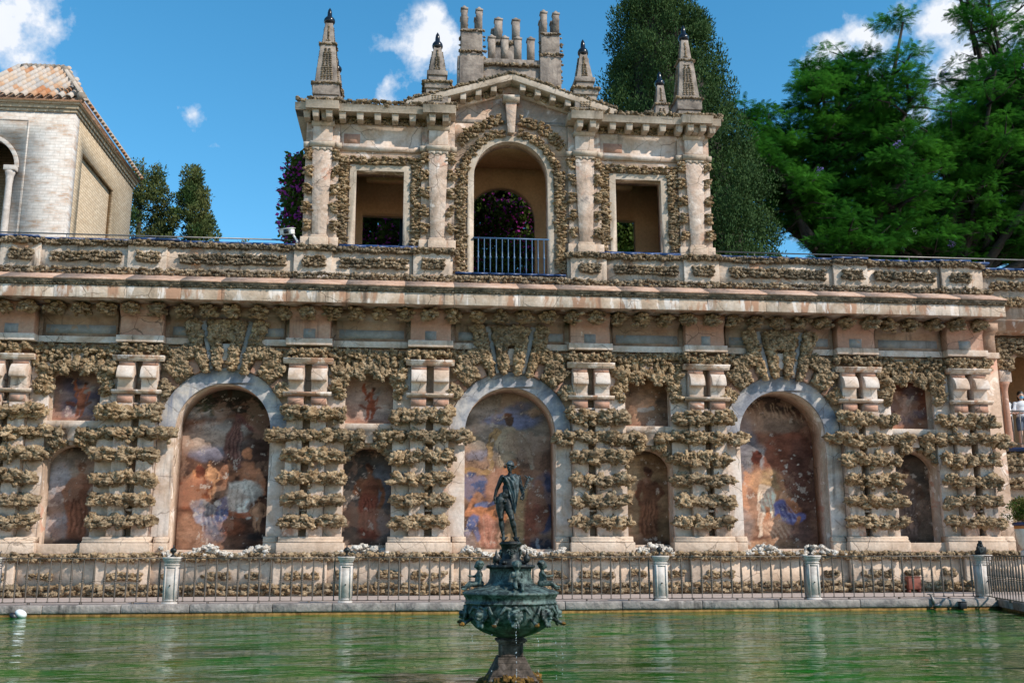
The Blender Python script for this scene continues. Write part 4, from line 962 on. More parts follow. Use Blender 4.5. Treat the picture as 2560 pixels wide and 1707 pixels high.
while xt < 18:
    MB().box(xt+.004, xt+.5, YF-.03, YF+.3, 8.64, 8.70).build('coping_tile', M['tile'], wing); xt += .51
# balcony rail
br = thing('balcony_railing', 'short grey iron balcony railing in the dark opening at right edge', 'railing')
MB().tube([(15.8, YW-.05, 4.86), (18.9, YW-.05, 4.86)], .018, 8).build('top_rail', M['steel'], br)
MB().tube([(15.8, YW-.05, 3.99), (18.9, YW-.05, 3.99)], .014, 8).build('bottom_rail', M['steel'], br)
for k in range(13): MB().tube([(16.0+k*.22, YW-.05, 3.99), (16.0+k*.22, YW-.05, 4.86)], .011, 6).build('baluster', M['steel'], br)

fill.build('rock_fill', M['rock'], gal, stuff=True)
pfill.build('pale_rock_heap', M['rockpale'], gal, stuff=True)

# ---------------------------------------------------------------- upper pavilion
pav = thing('roof_pavilion', 'upper pavilion with open arch, two square windows, gable and rock-edged pilasters on the gallery', 'building')
CXP = 2.47
pf = MB()         # its small stones
WX = [-.93, 5.87]
def ragged(x0, x1, z0, z1, y):
    """flat, uneven stones bedded one over another"""
    n = int((x1-x0)*(z1-z0)/.0038)
    for k in range(n):
        w = rnd.uniform(.045, .10)
        pf.rock((rnd.uniform(x0+.03, x1-.03)+rnd.uniform(-.03, .03), y-rnd.uniform(-.02, .07), z0+(z1-z0)*((k+rnd.random())/n)), (w, rnd.uniform(.04, .08), rnd.uniform(.022, .042)), 2 if w > .07 else 1)
outer = [(-2.72, 8.06), (7.66, 8.06), (7.66, 12.3), (5.35, 12.3), (CXP, 13.25), (-.4, 12.3), (-2.72, 12.3)]
doorp = arch_pts(CXP, .98, 8.13, 10.84, 11.82)
wins = [rect(x-.62, x+.62, 8.83, 10.87) for x in WX]
MB().plate(outer, [doorp]+wins, YF, YF+.42).build('front_wall', M['plaster'], pav)
reard = arch_pts(CXP, .98, 8.02, 10.6, 11.58)
MB().plate(rect(-2.72, 7.66, 8.01, 12.3), [reard, rect(-1.5, -.1, 8.6, 10.62), rect(4.9, 6.4, 8.6, 10.7)], YF+2.6, YF+3.0).build('rear_wall', M['ochre'], pav)
for x in (-2.72, 7.26): MB().box(x, x+.4, YF+.423, YF+2.597, 8.01, 12.3).build('side_wall', M['plaster'], pav)
MB().box(-2.9, 7.84, YF-.003+.0, YF+3.5, 12.303, 12.42).build('roof_slab', M['turret'], pav)
MB().box(-2.31, 7.25, YF+.425, YF+2.595, 12.1, 12.3).build('ceiling', M['ochre'], pav)
# interior cross walls with arched openings, built of a slab turned across the pavilion
for x in (.55, 4.1):
    mm = MB().plate(rect(YF+.43, YF+2.59, 8.02, 12.09), [arch_pts(YF+1.5, .8, 8.021, 10.1, 10.9, 12)], 0, .3)
    V = mm.V[0].copy(); mm.V[0] = np.stack([x+V[:, 1], V[:, 0], V[:, 2]], -1)
    mm.build('cross_wall', M['ochre'], pav)
    MB().box(x-1.9 if x < 2 else x+.8, x-.8 if x < 2 else x+1.9, YF+1.2, YF+1.5, 11.1, 11.5).build('beam', M['ochre'], pav)
# frames
MB().plate(arch_pts(CXP, 1.13, 8.13, 10.84, 11.97, 26), [arch_pts(CXP, .97, 8.131, 10.84, 11.81, 26)], YF-.05, YF-.002).build('door_frame', M['jamb'], pav, bevel=.01)
for x in WX:
    MB().plate(rect(x-.78, x+.78, 8.8, 11.02), [rect(x-.61, x+.61, 8.801, 10.86)], YF-.05, YF-.002).build('window_frame', M['jamb'], pav, bevel=.01)
    for k in range(4):
        MB().box(x-.98+k*.5+.003, x-.98+k*.5+.497, YP-.06, YF-.055, 8.72, 8.79).build('sill_tile', M['tile'], pav)
    ragged(x-1.05, x-.80, 8.8, 11.24, YF-.05); ragged(x+.80, x+1.05, 8.8, 11.24, YF-.05)
    ragged(x-.82, x+.82, 11.04, 11.24, YF-.05)
ragged(CXP-1.44, CXP-1.16, 8.1, 11.0, YF-.05); ragged(CXP+1.16, CXP+1.44, 8.1, 11.0, YF-.05)
for r0, r1, a0, a1 in ((1.15, 1.30, 11, 84), (1.50, 1.70, 10, 58)):
    for s in (-1, 1):
        r = r0
        while r < r1:
            a = a0
            while a < a1:
                t = rad(a+rnd.uniform(-1.5, 1.5))*s; rq = r+rnd.uniform(-.04, .04); pf.rock((CXP+rq*math.sin(t), YF-.06+rnd.uniform(-.05, .03), 10.84+rq*math.cos(t)), (rnd.uniform(.04, .09), .07, rnd.uniform(.03, .05)), 2); a += 3.3
            r += .065
PP = [-2.42, .56, 4.42, 7.38]
for i, x in enumerate(PP):
    p = MB().plate([(x-.175, 9.04), (x+.175, 9.04), (x+.255, 11.34), (x-.255, 11.34)], [], YF-.2, YF-.1).build('pilaster', M['block'], pav, bevel=.012)
    MB().box(x-.43, x+.43, YF-.1, YF-.002, 8.96, 12.28).build('backing_strip', M['block'], p, bevel=.01)
    MB().box(x-.24, x+.24, YF-.28, YF-.103, 8.76, 8.98).build('base', M['base'], p, bevel=.015)
    MB().box(x-.21, x+.21, YF-.25, YF-.103, 8.983, 9.037).build('base_step', M['base'], p, bevel=.012)
    for s in (-1, 1): MB().box(x+s*.36-.115, x+s*.36+.115, YF-.19, YF-.103, 8.76, 9.0).build('base', M['base'], p, bevel=.015)
    for k in range(3): MB().plate([(x-.255+k*.17, 11.3), (x-.17+k*.17, 11.36), (x-.085+k*.17, 11.3), (x-.085+k*.17, 11.41), (x-.255+k*.17, 11.41)], [], YF-.215, YF-.203).build('dentil', M['jamb'], p)
    MB().mould([(YF-.10, 11.41), (YF-.22, 11.41), (YF-.27, 11.46), (YF-.28, 11.52), (YF-.24, 11.56), (YF-.10, 11.58)], x-.31, x+.31).build('capital', M['jamb'], p)
    for s in (-1, 1): MB().mould([(YF-.10, 11.41), (YF-.14, 11.41), (YF-.18, 11.46), (YF-.19, 11.52), (YF-.15, 11.56), (YF-.10, 11.58)], x+s*.40-.085, x+s*.40+.085).build('capital', M['jamb'], p)
    MB().box(x-.25, x+.25, YF-.2, YF-.103, 11.583, 11.98).build('frieze_block', M['white'], p, bevel=.012)
    MB().mould([(YF-.1, 11.983), (YF-.21, 11.983), (YF-.26, 12.05), (YF-.27, 12.1), (YF-.1, 12.1)], x-.29, x+.29).build('bed_moulding', M['jamb'], p)
    for zc in (11.22, 10.76, 10.28, 9.79, 9.31):
        for s in (-1, 1):
            wv = .16
            x0 = x+s*.345
            ragged(x0-wv*.7, x0+wv*.65, zc-.13, zc+.13, YF-.15)
# entablature over the window bays
for a, b in ((PP[0]+.43, PP[1]-.43), (PP[2]+.43, PP[3]-.43)):
    MB().mould([(YF-.002, 11.40), (YF-.05, 11.40), (YF-.1, 11.47), (YF-.1, 11.52), (YF-.04, 11.55), (YF-.04, 11.9), (YF-.07, 11.98), (YF-.12, 12.04), (YF-.12, 12.1), (YF-.002, 12.1)], a+.003, b-.003).build('architrave', M['white'], pav)
    MB().box(a+.1, a+.1+rnd.uniform(.4, .7), YF-.046, YF-.039, 11.6, 11.86).build('painted_panel', M['pink'], pav)
# cornice with brackets and dark rock between them
for a, b in ((-3.12, 1.0), (3.94, 8.06)):
    MB().mould([(YF-.002, 12.3), (YF-.45, 12.3), (YF-.5, 12.28), (YF-.52, 12.42), (YF-.56, 12.46), (YF-.002, 12.5)], a, b).build('cornice', M['jamb'], pav, bevel=.008)
    x = a+.3
    while x < b-.15:
        y = YF-.46
        v = [(x-.095, y, 12.298), (x+.095, y, 12.298), (x+.075, y+.03, 12.10), (x-.075, y+.03, 12.10), (x-.095, YF-.13, 12.298), (x+.095, YF-.13, 12.298), (x+.075, YF-.13, 12.10), (x-.075, YF-.13, 12.10)]
        MB().add(v, [(0, 3, 2, 1), (4, 5, 6, 7), (0, 1, 5, 4), (3, 7, 6, 2), (0, 4, 7, 3), (1, 2, 6, 5)]).build('bracket', M['jamb'], pav, bevel=.01)
        x += .45
    scatter(dfill, a, b, 12.47, 12.60, YF-.45, .12, 1, 2, .08); scatter(dfill, a, b, 12.5, 12.6, YF-.1, .12, .8, 2, .08)
    scatter(pf, a+.3, b-.2, 12.1, 12.3, YF-.1, .08, 1, 1, .03)
MB().box(-3.12, -2.73, YF-.4, YF+3.1, 12.3, 12.48).build('cornice', M['jamb'], pav)
for x in PP:
    MB().mould([(YF-.121, 12.29), (YF-.60, 12.29), (YF-.66, 12.27), (YF-.68, 12.42), (YF-.72, 12.47), (YF-.121, 12.49)], x-.42, x+.42).build('cornice_block', M['jamb'], pav, bevel=.008)
    for s_ in (-1, 1):
        MB().frus(x+s_*.17, YF-.35, .07, .22, 12.08, .09, .24, 12.289).build('bracket', M['jamb'], pav, bevel=.01)
    scatter(dfill, x-.42, x+.42, 12.48, 12.58, YF-.6, .11, 1, 2, .05)
# gable: raking cornice in two legs, brackets, key block
GA, GB_, GC = (-.3, 12.47), (CXP, 13.36), (5.24, 12.47)
for (p, q, s) in ((GA, GB_, 1), (GB_, GC, -1)):
    d = Vector((q[0]-p[0], q[1]-p[1])).normalized(); n = Vector((-d.y, d.x))
    P_ = [Vector(p), Vector(q), Vector(q)+Vector((0, .17)), Vector(p)+Vector((0, .17))]
    MB().plate([(w.x, w.y) for w in P_], [], YF-.5, YF+.3).build('raking_cornice', M['jamb'], pav, bevel=.01)
    P2 = [Vector(p)-Vector((0, .2)), Vector(q)-Vector((0, .2)), Vector(q)-Vector((0, .003)), Vector(p)-Vector((0, .003))]
    MB().plate([(w.x, w.y) for w in P2], [], YF-.12, YF+.2).build('bed_moulding', M['plaster'], pav)
    L = (Vector(q)-Vector(p)).length; k = .3
    while k < L-.15:
        w = Vector(p)+d*k
        MB().plate([(w.x-.075, w.y-.01-.16), (w.x+.075, w.y-.01-.16), (w.x+.075, w.y-.004+d.y/d.x*.075), (w.x-.075, w.y-.004-d.y/d.x*.075)], [], YF-.44, YF-.123).build('bracket', M['jamb'], pav, bevel=.01)
        for q_ in range(4): pf.rock((w.x+.2+rnd.uniform(-.06, .06), YF-.16, w.y-.1+d.y/d.x*.2+rnd.uniform(-.04, .04)), (.06, .05, .05), 1)
        k += .42
    k = 0
    while k < L:
        w = Vector(p)+d*k
        for yy in (YF-.45, YF-.3, YF-.1): dfill.rock((w.x, yy, w.y+.2+rnd.uniform(-.02, .05)), (.075, .08, .055), 2)
        k += .085
MB().plate([(CXP-.09, 12.0), (CXP+.09, 12.0), (CXP+.15, 12.86), (CXP-.15, 12.86)], [], YF-.2, YF-.055).build('keystone', M['block'], pav, bevel=.012)
MB().mould([(YF-.05, 12.863), (YF-.24, 12.863), (YF-.32, 12.95), (YF-.32, 13.02), (YF-.05, 13.02)], CXP-.22, CXP+.22).build('key_moulding', M['jamb'], pav)

# obelisks
def obelisk(x, y, big, finlab=None):
    z0 = 12.42 if big else 12.5
    if big: hb, z1, z2, z3, z4, zt = .31, 12.95, 13.28, 14.48, 15.14, 15.24
    else: hb, z1, z2, z3, z4, zt = .26, 13.22, 13.62, 13.62, 14.33, 14.38
    m = MB()
    if big:
        m.box(x-hb, x+hb, y-hb, y+hb, z0, z1); m.box(x-hb-.035, x+hb+.035, y-hb-.035, y+hb+.035, z1+.001, z2-.001)
        m.frus(x, y, .30, .30, z2, .19, .19, z3); m.frus(x, y, .165, .165, z3, .1, .1, z4)
    else:
        m.box(x-.29, x+.29, y-.29, y+.29, z0, 13.02); m.box(x-.33, x+.33, y-.33, y+.33, 13.021, 13.2); m.box(x-.23, x+.23, y-.23, y+.23, 13.2, 13.42)
        m.box(x-.27, x+.27, y-.27, y+.27, 13.421, 13.55); m.frus(x, y, .22, .22, 13.551, .09, .09, z4)
    o = m.build('obelisk', M['turret'], pav, bevel=.012)
    r = MB()
    def face(z0_, z1_, h0, h1, wd0, wd1, s=.07):
        z = z0_
        while z < z1_:
            t = (z-z0_)/(z1_-z0_); h = h0+(h1-h0)*t; w = wd0+(wd1-wd0)*t; n = max(1, int(w*2/s))
            for k in range(n):
                u = -w+2*w*(k+.5)/n
                r.rock((x+u, y-h, z), (s*.6, s*.5, s*.38), 1); r.rock((x+u, y+h, z), (s*.6, s*.5, s*.38), 1)
                r.rock((x-h, y+u, z), (s*.5, s*.6, s*.38), 1); r.rock((x+h, y+u, z), (s*.5, s*.6, s*.38), 1)
            z += s*.8
    def collar(z, h, s=.08):
        n = int(2*h/s)+1
        for k in range(n+1):
            u = -h+2*h*k/n
            for cx_, cy_ in ((x+u, y-h), (x+u, y+h), (x-h, y+u), (x+h, y+u)): r.rock((cx_, cy_, z+rnd.uniform(-.015, .015)), (s*.75, s*.75, s*.5), 1)
    if big:
        face(13.42, 14.32, .285, .205, .17, .1); face(14.6, 15.05, .155, .11, .06, .04, .06); face(12.62, 12.8, .31, .31, .17, .17)
        collar(13.28, .34, .09); collar(14.48, .2, .07)
    else:
        face(13.62, 14.2, .215, .125, .09, .04, .06); collar(13.2, .34, .09); face(12.7, 12.85, .29, .29, .15, .15)
    r.build('rock_inlay', M['rockdark'], o, stuff=True)
    k = 1.0 if big else .95
    MB().lathe([(.07, -.04), (.11, 0), (.145*k, .05), (.152*k, .10), (.14*k, .15), (.10, .20), (.065, .225), (.06, .34), (.045, .42), (.0, .5)], (x, y, zt-.1), 20, False).build('finial', M['ceramic'], o, smooth=True)
YO = YF+.32
for x, y, b in ((-2.41, YO, True), (7.37, YO, True), (.5, YF-.2, False), (4.42, YF-.2, False), (-2.41, YF+3.1, True), (7.37, YF+3.1, True), (.5, YF+3.0, False), (4.42, YF+3.0, False)):
    obelisk(x, y, b)

# battlemented turret behind the gable
YT = YF+1.0
tb = MB()
tb.box(1.15, 4.0, YT+.05, YT+2.0, 12.42, 14.55)
tur = tb.build('turret', M['turret'], pav, bevel=.015)
MB().box(1.02, 4.13, YT-.08, YT+2.1, 12.42, 13.75).build('turret_base', M['turret'], tur, bevel=.02)
for k in range(5):
    scatter(dfill, 1.05, 4.1, 13.2+k*.11, 13.3+k*.11, YT-.12-.13*(4-k), .12, 1, 2, .06)
MB().add([(1.05, YT-.75, 13.1), (4.1, YT-.75, 13.1), (4.1, YT-.09, 13.72), (1.05, YT-.09, 13.72), (1.05, YT-.09, 12.5), (4.1, YT-.09, 12.5), (1.05, YT-.75, 12.5), (4.1, YT-.75, 12.5)], [(0, 1, 2, 3), (6, 7, 1, 0), (1, 7, 5, 2), (0, 3, 4, 6), (6, 4, 5, 7), (3, 2, 5, 4)]).build('turret_skirt', M['turret'], tur)
def pinn(x, y, z0, z1, h=.1):
    m = MB().box(x-h, x+h, y-h, y+h, z0, z1-.16).box(x-h-.018, x+h+.018, y-h-.018, y+h+.018, z1-.159, z1-.11).frus(x, y, h*.95, h*.95, z1-.109, .012, .012, z1)
    m.build('merlon', M['turret'], tur)
    for k in range(3): dfill.rock((x+rnd.choice((-h, h)), y-h*.3, z0+(z1-z0-.2)*rnd.random()), (.02, .03, .045), 1)
for xa, xb in ((1.14, 1.81), (3.40, 4.0)):
    MB().box(xa, xb, YT-.06, YT+.55, 13.76, 14.83).build('turret_pier', M['turret'], tur, bevel=.015)
    MB().box(xa+.04, xb-.03, YT-.02, YT+.5, 14.92, 15.6).build('turret_pier', M['turret'], tur, bevel=.015)
    MB().box(xa+.04, xb-.03, YT-.0, YT+.5, 14.831, 14.919).build('turret_pier', M['turret'], tur)
    scatter(dfill, xa-.04, xb+.04, 14.83, 14.92, YT-.08, .09, 1, 2, .03); scatter(dfill, xa, xb, 15.5, 15.56, YT-.04, .07, 1, 1, .03)
    for s in (xa, xb): scatter(dfill, s-.03, s+.03, 14.1, 15.5, YT+.1, .08, .5, 1, .05)
    pinn(xa+.13, YT+.1, 15.601, 16.36, .088); pinn(xb-.12, YT+.1, 15.601, 16.34, .088)
    pinn(xa+.14, YT+.42, 15.601, 16.25); pinn(xb-.13, YT+.42, 15.601, 16.25)
scatter(dfill, 1.8, 3.4, 14.5, 14.6, YT+.0, .1, 1, 2, .04)
MB().box(1.815, 3.395, YT+.02, YT+.25, 14.551, 14.74).build('turret_pier', M['turret'], tur, bevel=.01)
for x in (2.05, 2.42, 2.79, 3.16): pinn(x, YT+.13, 14.741, 15.52, .1)
MB().box(2.2, 2.98, YT+1.2, YT+1.8, 14.0, 15.98).build('turret_pier', M['turret'], tur, bevel=.015)
scatter(dfill, 2.15, 3.0, 15.8, 15.9, YT+1.18, .1, 1, 2, .04)
pinn(2.34, YT+1.3, 15.981, 16.75, .11); pinn(2.86, YT+1.3, 15.981, 16.75, .11); pinn(2.26, YT+1.65, 15.981, 16.6, .1)
for xx in (1.3, 3.85): MB().box(xx-.15, xx+.15, YT+1.5, YT+1.95, 14.0, 15.55).build('turret_pier', M['turret'], tur, bevel=.015)

pf.build('rock_fill', M['rock'], pav, stuff=True)
dfill.build('lichened_rock_fill', M['rockdark'], gal, stuff=True)

# blue balcony rail in the pavilion arch
rl = thing('balcony_railing', 'blue iron railing with slim balusters across the pavilion arch', 'railing')
for z, r in ((9.12, .022), ): MB().tube([(CXP-.99, YF-.08, z), (CXP+.99, YF-.08, z)], r, 8).build('top_rail', M['blueiron'], rl)
MB().tube([(CXP-.97, YF-.08, 8.16), (CXP+.97, YF-.08, 8.16)], .016, 8).build('bottom_rail', M['blueiron'], rl)
bm = MB().lathe([(.012, 0), (.014, .15), (.017, .42), (.03, .44), (.03, .465), (.017, .485), (.014, .62), (.012, .9), (.012, .96)], (0, 0, 0), 8).mesh('baluster', M['blueiron'], True)
for k in range(12): link('baluster', bm, rl, (CXP-.97+.12+k*.155, YF-.08, 8.16))

# thin steel handrail on the parapet, both sides of the pavilion
for x0, x1, lab in ((-12, -2.85, 'thin steel handrail on the blue-tiled parapet left of the pavilion'), (7.8, 18.5, 'thin steel handrail on the blue-tiled parapet right of the pavilion')):
    h = thing('handrail', lab, 'railing', group='thin handrails along the parapet')
    MB().tube([(x0, YF+.1, 8.98), (x1, YF+.1, 8.98)], .018, 8).build('rail', M['steel'], h)
    x = x0+1.2
    while x < x1: MB().tube([(x, YF+.1, 8.7), (x, YF+.1, 8.98)], .01, 6).build('post', M['steel'], h); x += 2.15

# security camera beside the pavilion
cc = thing('security_camera', 'white security camera on a bracket at the foot of the pavilion, left side', 'camera')
b = MB().box(-.2, .14, -.09, .09, -.07, .07).build('housing', M['foam'], cc, bevel=.015); b.location = (-3.2, 24.9, 9.13); b.rotation_euler = (rad(14), 0, rad(-25))
b = MB().box(-.22, .16, -.11, .105, .073, .09).build('sunshield', M['foam'], cc); b.location = (-3.2, 24.9, 9.13); b.rotation_euler = (rad(14), 0, rad(-25))
MB().tube([(-3.08, 24.93, 9.06), (-2.98, 24.98, 8.93), (-2.97, 25.0, 8.74)], .03, 8).build('bracket', M['foam'], cc)
b = MB().box(-.07, .07, -.012, 0, -.05, .05).build('lens', M['black'], cc); b.location = (-3.24, 24.80, 9.11); b.rotation_euler = (rad(14), 0, rad(-25))

# ---------------------------------------------------------------- pond rail: stone posts, iron rails
def post_mesh():
    m = MB(); h = .118
    m.box(-h-.02, h+.02, -h-.02, h+.02, 0, .045)
    m.frus(0, 0, h, h, .045, h, h, .74)
    for z0, z1, e in ((.741, .765, .012), (.766, .80, .002), (.801, .83, .02), (.831, .86, .034), (.861, .90, .045)): m.box(-h-e, h+e, -h-e, h+e, z0, z1)
    for s in (-1, 1):       # raised frame leaves a sunk field on front and back
        for a, b_, c_, d_ in ((-h+.01, -h+.035, .07, .72), (h-.035, h-.01, .07, .72), (-h+.036, h-.036, .07, .095), (-h+.036, h-.036, .695, .72)):
            y0, y1 = (s*h, s*(h+.012)); m.box(a, b_, min(y0, y1), max(y0, y1), c_, d_); m.box(min(y0, y1), max(y0, y1), a, b_, c_, d_)
    return m.mesh('stone_post', M['post'])
pm = post_mesh()
knob = MB().lathe([(.0, 0), (.012, .004), (.016, .016), (.01, .028), (0, .03)], seg=10, cap=False).mesh('knob', M['bronze'], True)
finm = MB().lathe([(.06, 0), (.05, .02), (.02, .035), (.018, .05), (.03, .058), (.018, .066), (.045, .08), (.062, .11), (.062, .13), (.045, .16), (.014, .175), (.012, .21), (0, .235)], seg=18, cap=False).mesh('finial', M['bronze'], True)
postX = [-7.95, -4.6, -1.24, 2.06, 5.1, 8.3, 12.02]
words = ['pale stone rail post at the left edge carrying a bronze lion with a shield', 'stone rail post in front of the left great arch with bronze ball finial', 'stone rail post below the second small niche, bronze ball on top', 'stone rail post hidden behind the fountain bowl',
         'pale stone rail post just right of the fountain with bronze ball', 'pale stone rail post under the right great arch, bronze ball on top', 'stone corner post of the rail under a dark bronze lion']
posts = []
for i, x in enumerate(postX):
    y = YR+.02
    p = link('rail_post', pm, None, (x, y, ZW), (0, 0, rnd.uniform(-.02, .02) if i < 6 else .16))
    tag(p, words[i], 'post', 'stone posts of the pond rail'); posts.append(p)
    k = link('knob', knob, p, (0, -.125, .36), (rad(90), 0, 0))
    if i not in (0, 6): link('finial', finm, p, (0, 0, .905))
sp = CA+DS*0
side2 = CA+DS*4.2-Vector((-.25, 0)); 
balm = MB().lathe([(.011, 0), (.020, .006), (.020, .012), (.011, .02), (.013, .12), (.025, .335), (.025, .34), (.015, .348), (.027, .356), (.028, .368), (.015, .376), (.015, .384), (.028, .392), (.027, .404), (.015, .412), (.026, .425), (.025, .45), (.013, .72), (.011, .80), (.016, .81)], seg=8).mesh('baluster', M['iron'], True)
def railing(a, b, label, n):
    t = thing('iron_railing', label, 'railing', group='wrought iron railings between the stone posts')
    a, b = Vector(a), Vector(b); d = (b-a)
    ang = math.atan2(d.y, d.x); L = d.length
    for nm, z0, z1, hw in (('top_rail', .868, .888, .022), ('bottom_rail', .045, .060, .017)):
        o = MB().box(0, L, -hw, hw, z0, z1).build(nm, M['iron'], t); o.location = (a.x, a.y, ZW); o.rotation_euler = (0, 0, ang)
    for k in range(n):
        q = a+d*((k+.5)/n)
        link('baluster', balm, t, (q.x, q.y, ZW+.055), (rnd.uniform(-.008, .008), rnd.uniform(-.01, .01), 0))
    for k in range(3):
        q = a+d*((k+.6)/3.2)
        o = MB().box(-.018, .018, -.03, .03, 0, .046).build('foot', M['iron'], t); o.location = (q.x, q.y, ZW)
labs = ['iron railing section at the far left, left of the first ball-topped post', 'iron railing section before the left great arch and its rock heap', 'iron railing section left of the fountain, below the left small niches', 'iron railing section just right of the fountain bowl',
        'iron railing section right of the fountain between two pale posts', 'iron railing section in front of the rust red box']
for i in range(6): railing((postX[i]+.13, YR+.02), (postX[i+1]-.13, YR+.02), labs[i], [15, 15, 15, 14, 14, 16][i])
railing((-11.3, YR+.02), (postX[0]-.13, YR+.02), 'iron railing section leaving the picture at the left edge', 15)
q0 = Vector((postX[6]+.02, YR-.12)); railing(q0, q0+DS*3.6, 'iron railing that turns towards the viewer at the right edge', 17)

# bronze lions holding shields on the end posts
def lion(x, mat, lab, seed):
    t = thing('lion_statue', lab, 'statue', (x, YR+.02, ZW+.9), 'bronze lions on the end posts')
    P_ = [('e', (0, .03, .11), (.07, .065, .10)), ('e', (0, .07, .06), (.085, .075, .06)), ('e', (0, 0, .20), (.062, .058, .055)), ('e', (0, -.02, .255), (.042, .046, .045)), ('e', (0, -.06, .245), (.022, .025, .018)),
          c((-.055, -.03, .16), .022, (-.062, -.07, .03), .016), c((.055, -.03, .16), .022, (.062, -.07, .03), .016), ('e', (-.075, .03, .04), (.03, .06, .04)), ('e', (.075, .03, .04), (.03, .06, .04)),
          ('e', (-.03, -.0, .29), (.012, .01, .014)), ('e', (.03, 0, .29), (.012, .01, .014)), c((.06, .1, .03), .012, (.1, .12, .12), .01)]
    figure('body', P_, .007, mat, t, 2)
    sh = [(-.075, .17), (-.082, .10), (-.06, .035), (0, .0), (.06, .035), (.082, .10), (.075, .17), (.03, .158), (0, .175), (-.03, .158)]
    MB().plate(sh, [], -.105, -.088).build('shield', mat, t, bevel=.006)
    MB().plate([(a*.55, .035+b*.62) for a, b in sh], [], -.112, -.1055).build('shield_emblem', mat, t, bevel=.004)
    MB().box(-.12, .12, -.12, .12, .001, .016).build('plinth', mat, t)
lion(postX[0]-.02, M['bronzeblue'], 'blue-green bronze lion holding a shield on the post at the left edge', 1)
lion(postX[6]+.01, M['bronze'], 'dark bronze lion holding a shield on the corner post at right', 2)

# small things at the pond edge
t = thing('pond_floodlight', 'white and black floodlight half sunk at the pond edge, left', 'lamp', (-7.25, YR-.42, .03))
MB().ell((.05, 0, .04), (.11, .1, .075), Euler((0, .5, 0)).to_matrix(), 3).build('shell', M['foam'], t, smooth=True)
MB().ell((-.055, -.05, .0), (.09, .07, .06), Euler((0, .7, 0)).to_matrix(), 3).build('lamp_face', M['black'], t, smooth=True)
t = thing('pond_inlet', 'grey pipe inlet with round head on the pond coping near the right corner', 'pipe', (10.75, YR-.3, .06))
MB().ell((.06, -.02, .03), (.09, .06, .05), None, 2).build('head', M['steel'], t, smooth=True)
MB().tube([(0, .02, .05), (-.02, .05, .16), (-.02, .1, .24)], .03, 8).build('pipe', M['steel'], t, smooth=True)
MB().tube([(-.09, .1, .25), (.06, .1, .25)], .012, 6).build('valve_handle', M['steel'], t)
t = thing('skimmer_box', 'small black box hanging on the pond edge at the right corner', 'box', (11.35, YR-.29, .02))
MB().box(-.07, .07, -.05, .05, 0, .13).build('case', M['black'], t, bevel=.01); MB().box(-.08, .08, -.06, .055, .131, .145).build('lid', M['black'], t, bevel=.004)
t = thing('red_box', 'rust red metal box against the gallery foot behind the railing', 'box', (12.3, YF-.62, ZW))
MB().box(-.16, .16, -.1, .1, .08, .36).build('case', M['redbox'], t, bevel=.012); MB().box(-.175, .175, -.115, .105, .361, .385).build('lid', M['redbox'], t, bevel=.008)
for s in (-1, 1): MB().box(s*.13-.02, s*.13+.02, -.08, .08, 0, .079).build('foot', M['redbox'], t)
t = thing('potted_shrub', 'round green shrub in a white and orange striped pot on a stone stand, right edge', 'potted plant', (14.5, 22.9, ZW))
MB().lathe([(.2, 0), (.22, .05), (.16, .1), (.14, .6), (.2, .7), (.22, .95), (.2, 1.0)], seg=20).build('stand', M['post'], t, smooth=True)
MB().lathe([(.16, 1.0), (.24, 1.15), (.29, 1.45), (.3, 1.52)], seg=24).build('pot', M['terracotta'], t, smooth=True)
MB().lathe([(.292, 1.49), (.3, 1.5), (.302, 1.56), (.295, 1.57)], seg=24).build('pot_stripe', M['orange'], t, smooth=True)
MB().lathe([(.295, 1.571), (.33, 1.58), (.335, 1.63), (.3, 1.65), (.27, 1.62)], seg=24).build('pot_rim', M['navy'], t, smooth=True)

# ---------------------------------------------------------------- foliage tools
def leaf_cloud(acc, centres, radii, n, size, up=.0, aspect=.5, squash=1.0, shell=.5, droop=0):
    """many small leaf faces round each centre"""
    K = len(centres); N_ = K*n
    cen = np.repeat(np.array(centres), n, 0); rr = np.repeat(np.array(radii), n)[:, None]
    d = rng.normal(size=(N_, 3)); d /= np.linalg.norm(d, axis=1, keepdims=True)
    r = shell+(1-shell)*rng.random((N_, 1))**.5
    off = d*r*rr; off[:, 2] *= squash
    p = cen+off
    ax = d*.7+rng.normal(size=(N_, 3))*.6; ax[:, 2] += up-droop; ax /= np.linalg.norm(ax, axis=1, keepdims=True)
    t = np.cross(ax, d+rng.normal(size=(N_, 3))*.45); t /= np.linalg.norm(t, axis=1, keepdims=True)
    L = size*rng.uniform(.6, 1.35, (N_, 1)); w = L*aspect*.5
    v = np.stack([p, p+ax*L*.5+t*w, p+ax*L, p+ax*L*.5-t*w], 1).reshape(-1, 3)
    acc.add(v, np.arange(N_*4).reshape(-1, 4))
